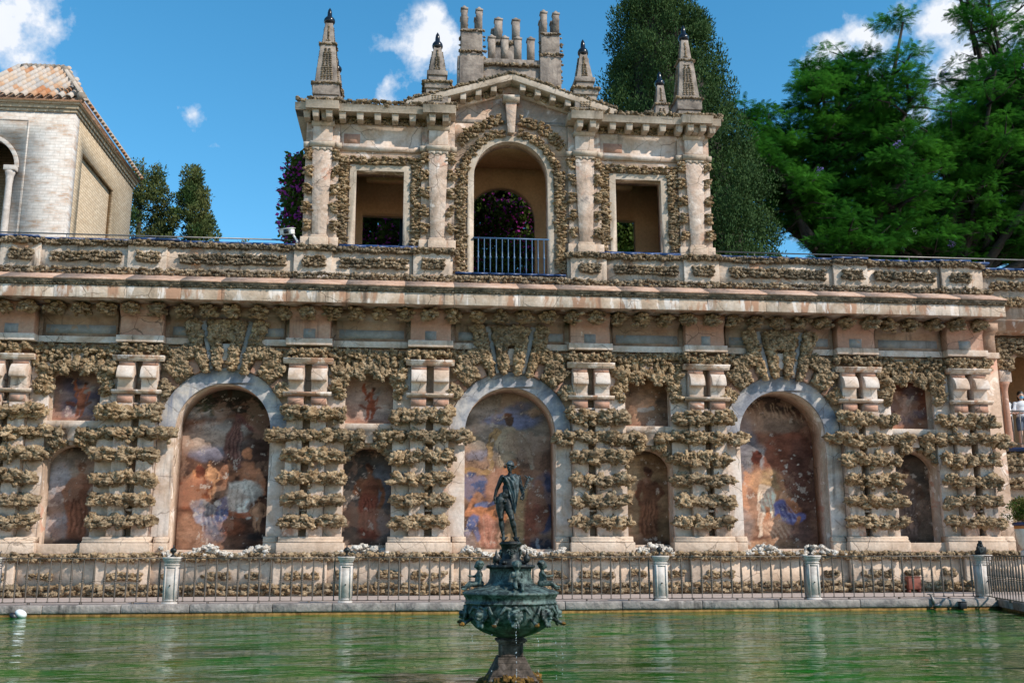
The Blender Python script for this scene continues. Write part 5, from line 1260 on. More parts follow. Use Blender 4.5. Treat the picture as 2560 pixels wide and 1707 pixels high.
def fronds(acc, centres, radii, n, L=.42, squash=.5):
    """feathery compound leaves: a midrib with pairs of leaflets"""
    K = len(centres); N_ = K*n
    cen = np.repeat(np.array(centres), n, 0); rr = np.repeat(np.array(radii), n)[:, None]
    d = rng.normal(size=(N_, 3)); d[:, 2] = np.abs(d[:, 2])*.8-.25; d /= np.linalg.norm(d, axis=1, keepdims=True)
    off = d*(rng.random((N_, 1))**.6)*rr; off[:, 2] *= squash; p = cen+off
    ax = d.copy(); ax[:, 2] = ax[:, 2]*.3+rng.uniform(-.15, .3, N_); ax += rng.normal(size=(N_, 3))*.35; ax /= np.linalg.norm(ax, axis=1, keepdims=True)
    side = np.cross(ax, np.array([0, 0, 1.0])+rng.normal(size=(N_, 3))*.35); side /= np.linalg.norm(side, axis=1, keepdims=True)
    nrm = np.cross(side, ax); LL = L*rng.uniform(.7, 1.3, (N_, 1)); V = []
    for k in range(6):
        t = .12+k*.15; wl = LL*.27*math.sin(PI*(t*.8+.18)); wd = LL*.038
        for s in (-1, 1):
            q = p+ax*LL*t-nrm*LL*.25*t*t
            tip = q+side*s*wl+ax*wl*.5-nrm*wl*.2
            V.append(np.stack([q-ax*wd, tip-ax*wd*.6, tip+ax*wd*.6, q+ax*wd], 1))
    v = np.concatenate(V, 0).reshape(-1, 3); acc.add(v, np.arange(len(v)).reshape(-1, 4))

def spray_tree(name, label, prof, cx, cy, zb, nl, mat, lean=0, leafn=70, lr=.42, leaf=.17, gap=0, core=.72, up=.8):
    """upright conifer: profile of (z, radius); lobes of short upturned sprays over a dark core that stands in for inner shade"""
    t = thing(name, label, 'tree', (cx, cy, .2))
    zs = [p[0] for p in prof]; rs = [p[1] for p in prof]
    def rad_at(z): return float(np.interp(z, zs, rs))
    cen, rr = [], []
    area = []
    zz = np.linspace(zs[0], zs[-1], 400); wgt = np.array([rad_at(z)+.15 for z in zz]); wgt /= wgt.sum()
    for k in range(nl):
        z = float(rng.choice(zz, p=wgt))+rng.uniform(-.1, .1); a = rng.uniform(0, 2*PI); R_ = rad_at(z)
        bumpy = 1+.30*noise.noise(Vector((math.cos(a)*1.9*R_*.5, math.sin(a)*1.9*R_*.5, z*.75)))+.04*math.sin(z*3.1+a*2)
        rr_ = R_*bumpy*(rng.choice((rng.uniform(.84, 1.0), rng.uniform(.84, 1.0), rng.uniform(.5, .84)))); x = cx+lean*(z-zs[0])+rr_*math.cos(a); y = cy+rr_*math.sin(a)
        if gap and noise.noise(Vector((x*.8, y*.8, z*.8))) > gap: continue
        cen.append((x-cx, y-cy, z-.2)); rr.append(lr*rng.uniform(.6, 1.3))
    acc = MB(); leaf_cloud(acc, cen, rr, leafn, leaf, up, .42, 1.25, .35)
    acc.build('crown', mat, t)
    m = MB(); m.tube([(0, 0, 0), (lean*(zs[0])*.2, 0, zs[0]*.7), (lean*(zs[-1]-zs[0])*.9, 0, zs[-1]-1)], [.4, .3, .05], 10); m.build('trunk', M['bark'], t, smooth=True)
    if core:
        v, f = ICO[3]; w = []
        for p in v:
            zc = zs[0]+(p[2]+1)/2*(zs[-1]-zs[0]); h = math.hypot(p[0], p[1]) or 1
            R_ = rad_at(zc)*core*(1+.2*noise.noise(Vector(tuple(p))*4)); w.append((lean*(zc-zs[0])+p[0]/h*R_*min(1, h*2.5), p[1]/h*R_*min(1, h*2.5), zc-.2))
        MB().add(np.array(w), f).build('shade_core', M['bark'], t)  # added solid core, bark-dark so the inside of the crown reads as shaded
    return t
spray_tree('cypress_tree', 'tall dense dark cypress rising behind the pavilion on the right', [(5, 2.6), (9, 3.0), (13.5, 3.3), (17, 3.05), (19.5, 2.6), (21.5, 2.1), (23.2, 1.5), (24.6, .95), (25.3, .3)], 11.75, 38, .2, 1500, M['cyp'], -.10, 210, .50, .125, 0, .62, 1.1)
spray_tree('conifer_tree', 'olive green conifer partly behind the brick building, left of its twin', [(6, 1.6), (11, 1.8), (15, 1.35), (17.0, 1.0), (18.2, .55), (19.0, .1)], -12.15, 44, .2, 800, M['con'], 0, 110, .34, .14, .2, 0)
spray_tree('conifer_tree', 'smaller pointed olive conifer between the brick building and the pavilion', [(6, 1.6), (12, 1.6), (14.8, 1.25), (16.1, .85), (17.2, .45), (18.3, .08)], -9.95, 44, .2, 700, M['con'], 0, 110, .3, .14, .2, 0)
spray_tree('conifer_tree', 'low conifer tip just above the parapet right of the pointed conifer', [(6, 1.5), (12, 1.3), (14.2, .6), (14.8, .1)], -7.6, 45, .2, 150, M['con'], 0, 70, .3, .15, .2, 0)

def jacaranda(label, base, fork_z, ends, seed, n_sub=9, sub_r=2.6, fr=62, cr=.95):
    r_ = random.Random(seed); t = thing('jacaranda_tree', label, 'tree', base)
    wood = MB(); cen = []; rr = []; lil = []
    bx, by, bz = base
    fork = Vector((r_.uniform(-.4, .4), 0, fork_z-bz))
    wood.tube([(0, 0, 0), fork*.5+Vector((.25, 0, 0)), fork], [.55, .45, .38], 10)
    for e in ends:
        E = Vector(e)-Vector(base)
        mid = fork.lerp(E, .45)+Vector((r_.uniform(-.5, .5), r_.uniform(-.6, .6), -.5+r_.uniform(-.3, .5)))
        pts = [fork, fork.lerp(mid, .5)+Vector((r_.uniform(-.3, .3), r_.uniform(-.3, .3), -.25)), mid, mid.lerp(E, .5)+Vector((r_.uniform(-.3, .3), 0, r_.uniform(-.1, .4))), E]
        wood.tube(pts, [.30, .24, .17, .11, .05], 8)
        for k in range(n_sub):
            o = mid.lerp(E, r_.uniform(.15, 1.0)); a = r_.uniform(0, 2*PI); L = sub_r*r_.uniform(.35, 1.0)
            q = o+Vector((math.cos(a)*L, math.sin(a)*L*.9, r_.uniform(-.25, .75)*L))
            md = o.lerp(q, .5)+Vector((r_.uniform(-.25, .25), r_.uniform(-.25, .25), r_.uniform(-.2, .2)))
            wood.tube([o, md, q], [.07, .045, .015], 6)
            for j in range(2): wood.tube([md, md+Vector((r_.uniform(-.8, .8), r_.uniform(-.8, .8), r_.uniform(-.1, .7)))], [.03, .008], 5)
            cen.append(tuple(E+Vector((r_.uniform(-.5, .5), r_.uniform(-.5, .5), r_.uniform(-.2, .4))))) if k < 3 else None; rr.append(cr) if k < 3 else None
            cen.append(tuple(q)); rr.append(cr*r_.uniform(.6, 1.25))
            if r_.random() < .75: cen.append(tuple(md+Vector((r_.uniform(-.6, .6), r_.uniform(-.6, .6), r_.uniform(0, .5))))); rr.append(cr*r_.uniform(.5, 1.0))
            if r_.random() < .035: lil.append(tuple(q+Vector((0, -.7, .2))))
    wood.build('trunk', M['bark'], t, smooth=True)
    a = MB(); fronds(a, cen, rr, fr, .34, .5); a.build('crown', M['jac'], t)
    if lil: a = MB(); leaf_cloud(a, lil, [.15]*len(lil), 45, .07, .3, .7, 1.3, .2); a.build('blossom', M['lilac'], t)
def spread(x0, x1, z0, z1, y0, y1, n, seed, top):
    r_ = random.Random(seed); out = []
    for k in range(n):
        x = x0+(x1-x0)*(k+.5)/n+r_.uniform(-.6, .6); z = z0+(min(z1, top(x))-z0)*r_.random()**.8; out.append((x, r_.uniform(y0, y1), z))
    return out
jacaranda('leafy jacaranda with bright feathery crown just right of the cypress', (19.0, 40.5, .2), 12.5, spread(14.2, 22.5, 12.3, 24.2, 38.5, 43, 28, 3, lambda x: 19.8+(x-14.5)*.8), 5, 11, 2.0, 105, .72)
jacaranda('large spreading jacaranda with open branches behind the right end of the gallery', (24.3, 43, .2), 12.8, spread(20, 32, 13, 25.6, 39.5, 46, 30, 4, lambda x: 21.8+(x-20)*.4), 6, 11, 2.6, 105, .72)
jacaranda('tall jacaranda leaving the picture at the top right corner', (30.5, 45, .2), 13.5, spread(25.5, 36, 14.5, 30, 41, 48, 24, 8, lambda x: 30), 9, 10, 2.9, 95, .72)

# vines behind and beside the pavilion
def vine(label, box, n, lean=0, fl=.22, seedk=0):
    t = thing('bougainvillea', label, 'climbing plant', ((box[0]+box[1])/2, (box[2]+box[3])/2, 8.0 if box[4] > 7.5 else .2))
    bx, by, bz = t.location
    cen = [(rng.uniform(box[0], box[1])-bx, rng.uniform(box[2], box[3])-by, rng.uniform(box[4], box[5])-bz) for _ in range(n)]
    a = MB(); leaf_cloud(a, cen, [.38]*n, 130, .14, .1, .65, 1, .1); a.build('foliage', M['vine'], t)
    idx = [c_ for c_ in cen if noise.noise(Vector(c_)*.9+Vector((seedk, 0, 0))) > .5-fl*2]
    if idx: a = MB(); leaf_cloud(a, idx, [.40]*len(idx), 48, .10, 0, .8, 1, .6); a.build('bracts', M['magenta'], t)
    m = MB()
    for k in range(4): m.tube([(rng.uniform(-.2, .2), 0, 0), (rng.uniform(-.5, .5)*(box[1]-box[0])*.6, 0, (box[5]-bz)*.5), (rng.uniform(-.5, .5)*(box[1]-box[0]), 0, (box[5]-bz)*.9)], [.06, .04, .01], 6)
    m.build('stem', M['bark'], t)
vine('dark leafy bougainvillea with pink bracts seen through the pavilion arch', (-3.0, 4.3, 29.8, 31.2, 8.0, 13.4), 620, fl=.3)
vine('magenta bougainvillea in full bloom hanging beside the pavilion left wall', (-3.3, -2.95, 25.9, 26.6, 8.3, 11.5), 34, fl=.7, seedk=5)
vine('dark leafy climber seen through the right pavilion window', (4.4, 7.6, 30, 31, 8.0, 12.4), 220, fl=.0, seedk=9)
pl = thing('lamp_post', 'dark green lamp post seen through the left pavilion window', 'lamp post', (-.42, 29.2, 7.9))
MB().lathe([(.12, 0), (.1, .3), (.06, .4), (.055, 3.2)], seg=12).build('column', M['bronze'], pl, smooth=True)
MB().box(-.14, .14, -.14, .14, 3.2, 3.55).build('lantern', M['bronze'], pl, bevel=.02)

# ---------------------------------------------------------------- brick building at left
bb = thing('brick_building', 'whitewashed brick building with tiled roof and blind side panel at upper left', 'building')
bx0, bx1, by0, by1, ze = -17.2, -11.1, 32.0, 39.0, 15.25
AX = -13.82
MB().plate(rect(bx0, bx1, .2, ze), [arch_pts(AX, 1.0, 10.0, 13.3, 14.35)], by0, by0+.45).build('front_wall', M['brickw'], bb)
MB().plate([(p[0], p[1]) for p in rect(AX-1.32, AX+1.32, 10.2, 14.98)], [rect(AX-1.26, AX+1.26, 10.21, 14.92)], by0-.015, by0-.002).build('arch_frame', M['brickw'], bb)
mm = MB().plate(rect(by0+.452, by1, .2, ze), [rect(33.0, 36.6, 8.0, 14.3)], 0, .14)
V = mm.V[0].copy(); mm.V[0] = np.stack([bx1-V[:, 1], V[:, 0], V[:, 2]], -1); mm.build('side_wall', M['brickt'], bb)
MB().box(bx1-.3, bx1-.16, by0+.46, by1, .2, ze).build('side_panel', M['brickt'], bb)
MB().box(bx0, bx1-.31, by1-.4, by1-.01, .2, ze).build('rear_wall', M['brickt'], bb)
MB().box(bx0, bx0+.3, by0+.46, by1-.41, .2, ze).build('side_wall', M['brickt'], bb)
MB().box(bx0+.3, bx1-.31, 34.2, 34.4, .2, ze).build('inner_wall', M['brickt'], bb)
MB().plate(ring_pts(AX, 13.3, 1.0, 1.13), [], by0-.06, by0-.002).build('arch_ring', M['brickw'], bb, bevel=.015)
MB().lathe([(.16, 9.9), (.16, 10.1), (.11, 10.2), (.115, 10.4), (.10, 12.7), (.115, 12.86), (.115, 12.90), (.125, 12.98), (.15, 13.05), (.15, 13.12)], (AX+.93, by0-.14, 0), 16).build('column', M['post'], bb, smooth=True)
MB().box(AX+.75, AX+1.12, by0-.28, by0-.003, 13.13, 13.3).build('impost', M['brickw'], bb, bevel=.02)
# eaves mouldings round front and side
eav = MB()
for k, (e, z0, z1) in enumerate(((.04, 15.25, 15.36), (.09, 15.361, 15.5), (.15, 15.501, 15.62))):
    eav.box(bx0-e, bx1+e, by0-e, by1+e, z0, z1)
eav.build('eaves', M['brickt'], bb, bevel=.01)
# hipped roof of barrel tiles; the hips and the shown slopes are laid tile by tile
e = .24; rz0, rz1 = 15.66, 18.45
P0 = Vector((bx1+e, by0-e, rz0)); PR = Vector((bx1-1.75, (by0+by1)/2, rz1)); PL = Vector((bx0+2.9, (by0+by1)/2, rz1)); P1 = Vector((bx0-e, by0-e, rz0)); P2 = Vector((bx1+e, by1+e, rz0)); P3 = Vector((bx0-e, by1+e, rz0))
MB().add([tuple(p-Vector((0, 0, .06))) for p in (P0, P1, P2, P3, PR, PL)], [(1, 0, 4, 5), (0, 2, 4), (2, 3, 5, 4), (3, 1, 5), (0, 1, 3, 2)]).build('roof', M['slope'], bb)
def tile_mat():
    m, t_, b_ = new_mat('barrel_tile'); N = NB(t_); oi = N.n('ShaderNodeObjectInfo')
    n_ = N.noise(N.pos(), 6, 6, .6)
    f = N.math('ADD', N.math('MULTIPLY', oi.outputs['Random'], .75), N.math('MULTIPLY', n_.outputs['Fac'], .3))
    N.lk(N.ramp(f, [(.1, (.34, .31, .29)), (.4, (.52, .43, .36)), (.65, (.50, .33, .21)), (.9, (.42, .16, .06))]), b_.inputs['Base Color']); b_.inputs['Roughness'].default_value = .9
    N.lk(N.bump(n_.outputs['Fac'], .5, .02), b_.inputs['Normal']); return m
M['tilerf'] = tile_mat()
def tile_mesh(L=.5, r0=.115, r1=.095, th=.02):
    v = []; f = []; n = 8
    for j, (y, r) in enumerate(((0, r0), (L, r1))):
        for q in (r, r-th):
            for k in range(n+1): a = PI*k/n; v.append((q*math.cos(a), y, q*math.sin(a)))
    s = n+1
    for k in range(n): f += [(k, k+1, k+1+2*s, k+2*s), (s+k+1, s+k, s+k+2*s, s+k+1+2*s), (k, s+k, s+k+1, k+1)]
    return MB().add(v, f).mesh('roof_tile', M['tilerf'])
tm = tile_mesh(); cnt = 0
def slope_tiles(O, along, upv, width, limit):
    """O = eave start, along = unit vector on the eave, upv = unit vector up the slope; limit(x) gives the length of slope there"""
    global cnt
    nrm = along.cross(upv).normalized(); nrm = nrm if nrm.z > 0 else -nrm
    x = .14
    while x < width:
        L = limit(x); y = -.1; 
        while y < L and cnt < 290:
            M4 = Matrix((along, upv, nrm)).transposed().to_4x4(); M4 = M4@Matrix.Rotation(rad(2.5), 4, 'X')
            p = O+along*x+upv*y+nrm*.03
            o = link('roof_tile', tm, bb); o.matrix_world = Matrix.Translation(p)@M4; cnt += 1
            y += .40
        x += .29
upF = (PR-Vector((PR.x, P0.y, P0.z))); lenF = upF.length; upF.normalize()
slope_tiles(Vector((-14.6, P0.y, rz0)), Vector((1, 0, 0)), upF, 14.6+P0.x-.15, lambda x: lenF*min(1, (P0.x-(-14.6+x))/(P0.x-PR.x)))
upS = (PR-Vector((P0.x, PR.y, P0.z))); upS.normalize()
slope_tiles(P0.copy(), Vector((0, 1, 0)), upS, by1-by0+2*e-.2, lambda x: .75)
hip = MB(); 
def capline(a, b, n):
    for k in range(n):
        p = a.lerp(b, k/n); q = a.lerp(b, (k+1.25)/n)
        MB().tube([p, q+Vector((0, 0, -.02))], [.155, .125], 10).build('ridge_tile', M['roofridge'], bb)
UPZ = Vector((0, 0, .05)); capline(P0+UPZ, PR+UPZ*1.3, 13); capline(PR+UPZ*1.3, PL+UPZ*1.3, 9)

# ---------------------------------------------------------------- fountain
FX, FY = .905, 9.25
ft = thing('bronze_fountain', 'green bronze fountain bowl with lion masks on a square stone stem in the pond', 'fountain', (FX, FY, 0))
# rocky foot
v, f = ICO[3]; w = []
for p in v:
    p = Vector(p); n_ = noise.fractal(p*2.2+Vector((3, 1, 2)), .8, 2, 4)
    w.append((p.x*(.27+.05*n_), p.y*(.27+.05*n_), p.z*(.14+.03*n_)+.0))
MB().add(np.array(w), f).build('foot_rock', M['mossrock'], ft, smooth=True)
m = MB()
for k in range(40):
    a = rnd.uniform(0, 2*PI); m.rock((.25*math.cos(a), .25*math.sin(a), rnd.uniform(-.02, .08)), (.05, .05, .04), 2)
m.build('foot_rubble', M['mossrock'], ft, stuff=True)
m = MB(); prof = [(.215, .06), (.19, .10), (.165, .15), (.14, .20), (.125, .235), (.118, .25)]
for (a, z0), (b, z1) in zip(prof[:-1], prof[1:]): m.frus(0, 0, a, a, z0, b, b, z1)
m.build('flared_base', M['pedestal'], ft, bevel=.004)
m = MB(); m.frus(0, 0, .100, .100, .25, .100, .100, .365)
for s in (-1, 1):
    m.box(-.100, -.082, s*.106-.006, s*.106+.006, .256, .36); m.box(.082, .100, s*.106-.006, s*.106+.006, .256, .36); m.box(-.081, .081, s*.106-.006, s*.106+.006, .256, .268); m.box(-.081, .081, s*.106-.006, s*.106+.006, .348, .36)
m.build('stem', M['pedestal'], ft, bevel=.003)
MB().box(-.118, .118, -.118, .118, .366, .378).box(-.132, .132, -.132, .132, .379, .398).frus(0, 0, .12, .12, .399, .07, .07, .42).build('stem_cap', M['pedestal'], ft, bevel=.004)
MB().lathe([(.06, .385), (.07, .40), (.11, .409), (.18, .43), (.25, .457), (.31, .492), (.35, .533), (.377, .585), (.39, .64), (.394, .68), (.398, .70), (.412, .703), (.412, .712), (.402, .716), (.405, .752), (.415, .76), (.418, .775), (.43, .782), (.432, .795), (.42, .803),
            (.40, .812), (.3, .835), (.235, .855), (.205, .88), (.188, .92), (.182, .96), (.19, 1.0), (.20, 1.008), (.0, 1.01)], seg=64, cap=False).build('bowl', M['verdigris'], ft, smooth=True)
MB().lathe([(.19, 1.0), (.215, 1.008), (.22, 1.02), (.215, 1.034), (.12, 1.038), (.105, 1.05), (.108, 1.06), (.1, 1.068), (.1, 1.08), (.083, 1.088), (.083, 1.19), (.088, 1.195), (.088, 1.203), (.096, 1.208), (.102, 1.222), (.098, 1.23), (.085, 1.234), (.085, 1.242), (0, 1.243)], seg=48, cap=False).build('pedestal', M['bronze'], ft, smooth=True)
# small ribs under the bowl, leaf tongues on the lid
for k in range(8):
    a = 2*PI*k/8+.2
    m = MB(); 
    for j in range(6):
        r = .32-.02*j; z = .828+.006*j; aa = a+.05*math.sin(j*1.7); m.ell((r*math.cos(aa), r*math.sin(aa), z), (.022, .018, .012), None, 1)
    m.build('leaf_tongue', M['verdigris'], ft, smooth=True)
def mask(a, z, r, s, parent):
    """projecting lion mask with ears, brow, muzzle, open mouth and scrolled horns"""
    P_ = [('e', (0, 0, 0), (.052*s, .04*s, .06*s)), ('e', (0, -.035*s, -.012*s), (.028*s, .034*s, .026*s)), ('e', (0, -.055*s, -.004*s), (.012*s, .014*s, .009*s)), ('e', (0, -.04*s, -.048*s), (.016*s, .022*s, .011*s)),
          ('e', (-.022*s, -.032*s, .022*s), (.017*s, .012*s, .008*s)), ('e', (.022*s, -.032*s, .022*s), (.017*s, .012*s, .008*s)), ('e', (0, -.015*s, .055*s), (.03*s, .03*s, .02*s)),
          c((-.04*s, -.01*s, .045*s), .016*s, (-.085*s, -.02*s, .055*s), .016*s), c((-.085*s, -.02*s, .055*s), .016*s, (-.125*s, -.015*s, .005*s), .012*s),
          c((.04*s, -.01*s, .045*s), .016*s, (.085*s, -.02*s, .055*s), .016*s), c((.085*s, -.02*s, .055*s), .016*s, (.125*s, -.015*s, .005*s), .012*s)]
    for k in range(14):
        t = 2*PI*k/14; P_.append(('e', (.058*s*math.cos(t), -.004, .062*s*math.sin(t)-.008), (.014*s, .016*s, .018*s)))
    for k in range(4): P_.append(('e', ((k-1.5)*.018*s, .0, -.085*s-.01*(k % 2)), (.012*s, .014*s, .024*s)))
    o = figure('lion_mask', P_, .0055*s, M['verdigris'], parent, 1)
    o.location = (r*math.sin(a), -r*math.cos(a), z); o.rotation_euler = (rad(-14), 0, a)
    return o
base_mask = mask(0, .62, .392, 1.0, ft)
for k in range(1, 8):
    a = 2*PI*k/8; o = base_mask.copy(); C.objects.link(o); o.location = (.392*math.sin(a), -.392*math.cos(a), .62); o.rotation_euler = (rad(-14), 0, a)
sm = None
for k in range(4):
    a = 2*PI*k/4
    if sm is None: sm = mask(0, 1.145, .085, .36, ft); sm.location = (0, -.085, 1.145); sm.name = 'small_mask'
    else:
        o = sm.copy(); C.objects.link(o); o.location = (.085*math.sin(a), -.085*math.cos(a), 1.145); o.rotation_euler = (0, 0, a)
for k in range(8):
    a = 2*PI*(k+.5)/8; d = Vector((math.sin(a), -math.cos(a), 0))
    p0 = d*.36+Vector((0, 0, .59)); p1 = d*.44+Vector((0, 0, .55)); p2 = d*.475+Vector((0, 0, .535))
    MB().tube([p0, p1, p2], [.014, .014, .02], 10).build('spout', M['verdigris'], ft, smooth=True)
    m = MB(); m.rock(tuple(p2), (.022, .022, .018), 2); m.rock(tuple(p2+d*.014), (.017, .017, .013), 2); m.build('spout_head', M['mossrock'], ft)
for k in range(3):
    a = [-1, 1, PI][k]*(.72 if k < 2 else 1)
    a = [-.98, .98, PI][k]
    MB().lathe([(.024, 0), (.022, .006), (.01, .012), (.012, .02), (.026, .03), (.032, .05), (.028, .07), (.012, .084), (.01, .09), (.008, .11), (.0, .14)], (.165*math.sin(a), -.165*math.cos(a), 1.036), 16, False).build('ball_finial', M['bronze'], ft, smooth=True)
for k in range(6):
    a = 2*PI*k/6+.5
    m = MB(); m.tube([(.10*math.sin(a), -.10*math.cos(a), 1.05), (.14*math.sin(a), -.14*math.cos(a), 1.06), (.15*math.sin(a), -.15*math.cos(a), 1.045)], [.018, .016, .02], 8).build('scroll_foot', M['bronze'], ft, smooth=True)

# cherubs seated on the lid
def cherub_prims(): 
    P_ = [('e', (0, 0, .205), (.036, .038, .040)), ('e', (0, -.034, .195), (.013, .012, .012)), ('e', (0, -.038, .204), (.006, .007, .006)), ('e', (-.036, 0, .202), (.006, .008, .01)), ('e', (.036, 0, .202), (.006, .008, .01)),
          ('e', (0, .006, .225), (.038, .038, .026)), c((0, 0, .165), .017, (0, .002, .15), .02), ('e', (0, .004, .122), (.038, .029, .036)), ('e', (0, -.004, .085), (.036, .034, .032)), ('e', (0, .01, .048), (.042, .036, .032)),
          c((-.036, 0, .142), .015, (-.048, -.03, .108), .012), c((-.048, -.03, .108), .012, (-.03, -.075, .112), .009), ('e', (-.027, -.085, .115), (.009, .012, .008)),
          c((.036, 0, .142), .015, (.05, .01, .098), .012), c((.05, .01, .098), .012, (.05, .0, .055), .009), ('e', (.05, -.004, .046), (.009, .013, .007)),
          c((-.022, -.01, .045), .024, (-.032, -.078, .052), .019), c((-.032, -.078, .052), .018, (-.03, -.125, .018), .012), c((-.03, -.125, .018), .012, (-.033, -.15, .02), .008),
          c((.022, -.01, .045), .024, (.03, -.08, .04), .019), c((.03, -.08, .04), .018, (.022, -.13, .0), .012), c((.022, -.13, .0), .012, (.022, -.155, .004), .008)]
    for k in range(12):
        t = 2*PI*k/12; P_.append(('e', (.034*math.cos(t), .008+.03*math.sin(t), .222+.008*math.sin(3*t)), (.011, .011, .011)))
    for k in range(4): P_.append(c((-.027, -.088, .115), .0035, (-.034+.006*k, -.103, .117), .003))
    P_.append(('e', (0, .0, .24), (.02, .02, .012)))
    return P_
ch = None
for a, lab in ((-1.5, 'bronze cherub seated on the fountain lid facing left with arm out'), (.1, 'small bronze cherub seated at the front of the fountain lid'), (1.5, 'bronze cherub seated on the fountain lid facing right holding flowers'), (PI, 'bronze cherub on the far side of the fountain lid')):
    if ch is None:
        ch = figure('cherub_statue', cherub_prims(), .0045, M['verdigris'], None, 2); o = ch
    else: o = ch.copy(); C.objects.link(o)
    o.location = (FX+.285*math.sin(a), FY-.285*math.cos(a), .825); o.rotation_euler = (0, 0, a)
    tag(o, lab, 'statue', 'cherubs seated round the fountain')
ch.scale = (1, 1, 1)

# standing bronze figure with cloak, winged cap and staff
st = thing('bronze_statue', 'dark bronze nude youth with cloak, winged cap and snake-wound staff on the fountain', 'statue', (FX, FY, 1.243))
def q(px, py, y=0): return ((px-330)/1705, y, (1400-py)/1705)
P_ = [c(q(325, 360, .004), .0185, q(322, 395, .006), .022),
      ('e', q(325, 262, -.002), (.030, .036, .040)), ('e', q(318, 305, -.014), (.021, .024, .023)), ('e', q(310, 290, -.040), (.006, .009, .010)), ('e', q(386, 285, .002), (.006, .009, .012)), ('e', q(312, 318, -.036), (.012, .006, .004)),
      ('e', q(312, 262, -.034), (.022, .007, .006)), ('e', q(320, 335, -.026), (.012, .012, .01)),
      ('e', q(325, 440, .006), (.066, .036, .036)), ('e', q(318, 505, .002), (.058, .040, .050)), ('e', q(285, 480, -.024), (.030, .018, .024)), ('e', q(360, 480, -.024), (.030, .018, .024)),
      ('e', q(290, 590, .004), (.049, .034, .048)), ('e', q(272, 640, -.012), (.038, .026, .040)), ('e', q(250, 715, .006), (.062, .042, .040)), ('e', q(225, 765, .016), (.060, .044, .036)), ('e', q(240, 690, -.022), (.030, .014, .024)),
      # right arm (image left) hangs with the hand behind the hip
      c(q(205, 425, .006), .025, q(180, 470, .008), .0225), c(q(180, 470, .008), .0225, q(118, 620, .02), .017), c(q(118, 620, .02), .0175, q(85, 735, .012), .012), ('e', q(82, 765, .006), (.011, .014, .018)),
      c(q(78, 775, 0), .006, q(82, 820, -.008), .005), c(q(90, 778, 0), .006, q(98, 828, -.006), .005), c(q(98, 775, .006), .0055, q(108, 815, 0), .0045), c(q(76, 755, -.006), .006, q(96, 775, -.02), .005),
      # left arm bent, forearm forward holding the staff
      c(q(455, 425, .006), .026, q(475, 480, .006), .0215), c(q(475, 480, .006), .0215, q(508, 620, -.004), .0165), c(q(508, 620, -.004), .017, q(520, 715, -.075), .012), ('e', q(512, 735, -.088), (.016, .015, .013)),
      c(q(512, 735, -.09), .007, q(470, 760, -.108), .005), c(q(515, 750, -.09), .007, q(482, 775, -.105), .005), c(q(525, 758, -.088), .006, q(498, 785, -.1), .005), c(q(500, 728, -.09), .006, q(465, 742, -.102), .0045), c(q(530, 720, -.085), .006, q(512, 704, -.105), .005),
      # right leg, weight bearing
      c(q(180, 780, .01), .047, q(172, 900, .004), .040), c(q(172, 900, .004), .040, q(183, 1045, -.004), .0245), ('e', q(182, 1055, -.012), (.022, .022, .026)), c(q(184, 1070, 0), .024, q(195, 1150, .008), .0265), c(q(195, 1150, .008), .026, q(222, 1335, .004), .0125),
      c(q(222, 1350, .006), .014, q(210, 1382, -.03), .012), c(q(210, 1384, -.03), .011, q(200, 1392, -.056), .008), ('e', q(228, 1378, .012), (.013, .016, .014)),
      # left leg, bent and turned out
      c(q(285, 800, .008), .046, q(305, 900, -.008), .041), c(q(305, 900, -.008), .041, q(345, 1050, -.03), .0245), ('e', q(345, 1062, -.040), (.022, .02, .025)), c(q(348, 1075, -.026), .024, q(375, 1160, -.012), .0265), c(q(375, 1160, -.012), .0255, q(412, 1335, .004), .0125),
      c(q(412, 1350, .004), .014, q(432, 1382, -.028), .012), c(q(432, 1384, -.028), .011, q(448, 1392, -.052), .008), ('e', q(410, 1378, .012), (.013, .016, .014)),
      ('e', q(235, 800, -.036), (.012, .014, .016)), ('e', q(225, 790, .035), (.05, .03, .04))]
for k in range(5):
    P_.append(c(q(188+k*6, 1393, -.055), .0035, q(184+k*6, 1396, -.066), .003)); P_.append(c(q(440+k*6, 1393, -.05), .0035, q(444+k*6, 1396, -.061), .003))
figure('body', P_, .0042, M['bronze'], st, 2)
# cap: bowl with brim and wing
capz = q(328, 238, 0)
v, f = ICO[3]; w = []
for p in v:
    z = max(p[2], -.05)
    w.append((p[0]*(.037 if p[2] > -.02 else .043), p[1]*(.042 if p[2] > -.02 else .05), z*.042))
o = MB().add(np.array(w), f).build('cap', M['bronzeblue'], st, smooth=True); o.location = capz; o.rotation_euler = (rad(-6), rad(14), rad(-12))
for s, cx_ in ((1, 392), (-1, 262)):
    m = MB()
    for k in range(4): m.tube([q(cx_, 262+k*4, .0), q(cx_+s*(44-8*k), 250+k*10, .012)], [.005, .002], 6)
    m.build('cap_wing', M['bronzeblue'], st, smooth=True)
for bx_ in (232, 418):
    for s in (-1, 1):
        m = MB()
        for k in range(4): m.tube([q(bx_, 1352, .01), q(bx_+s*(62-10*k), 1335+k*16, .02)], [.006, .0035], 6)
        m.build('heel_wing', M['bronze'], st, smooth=True)
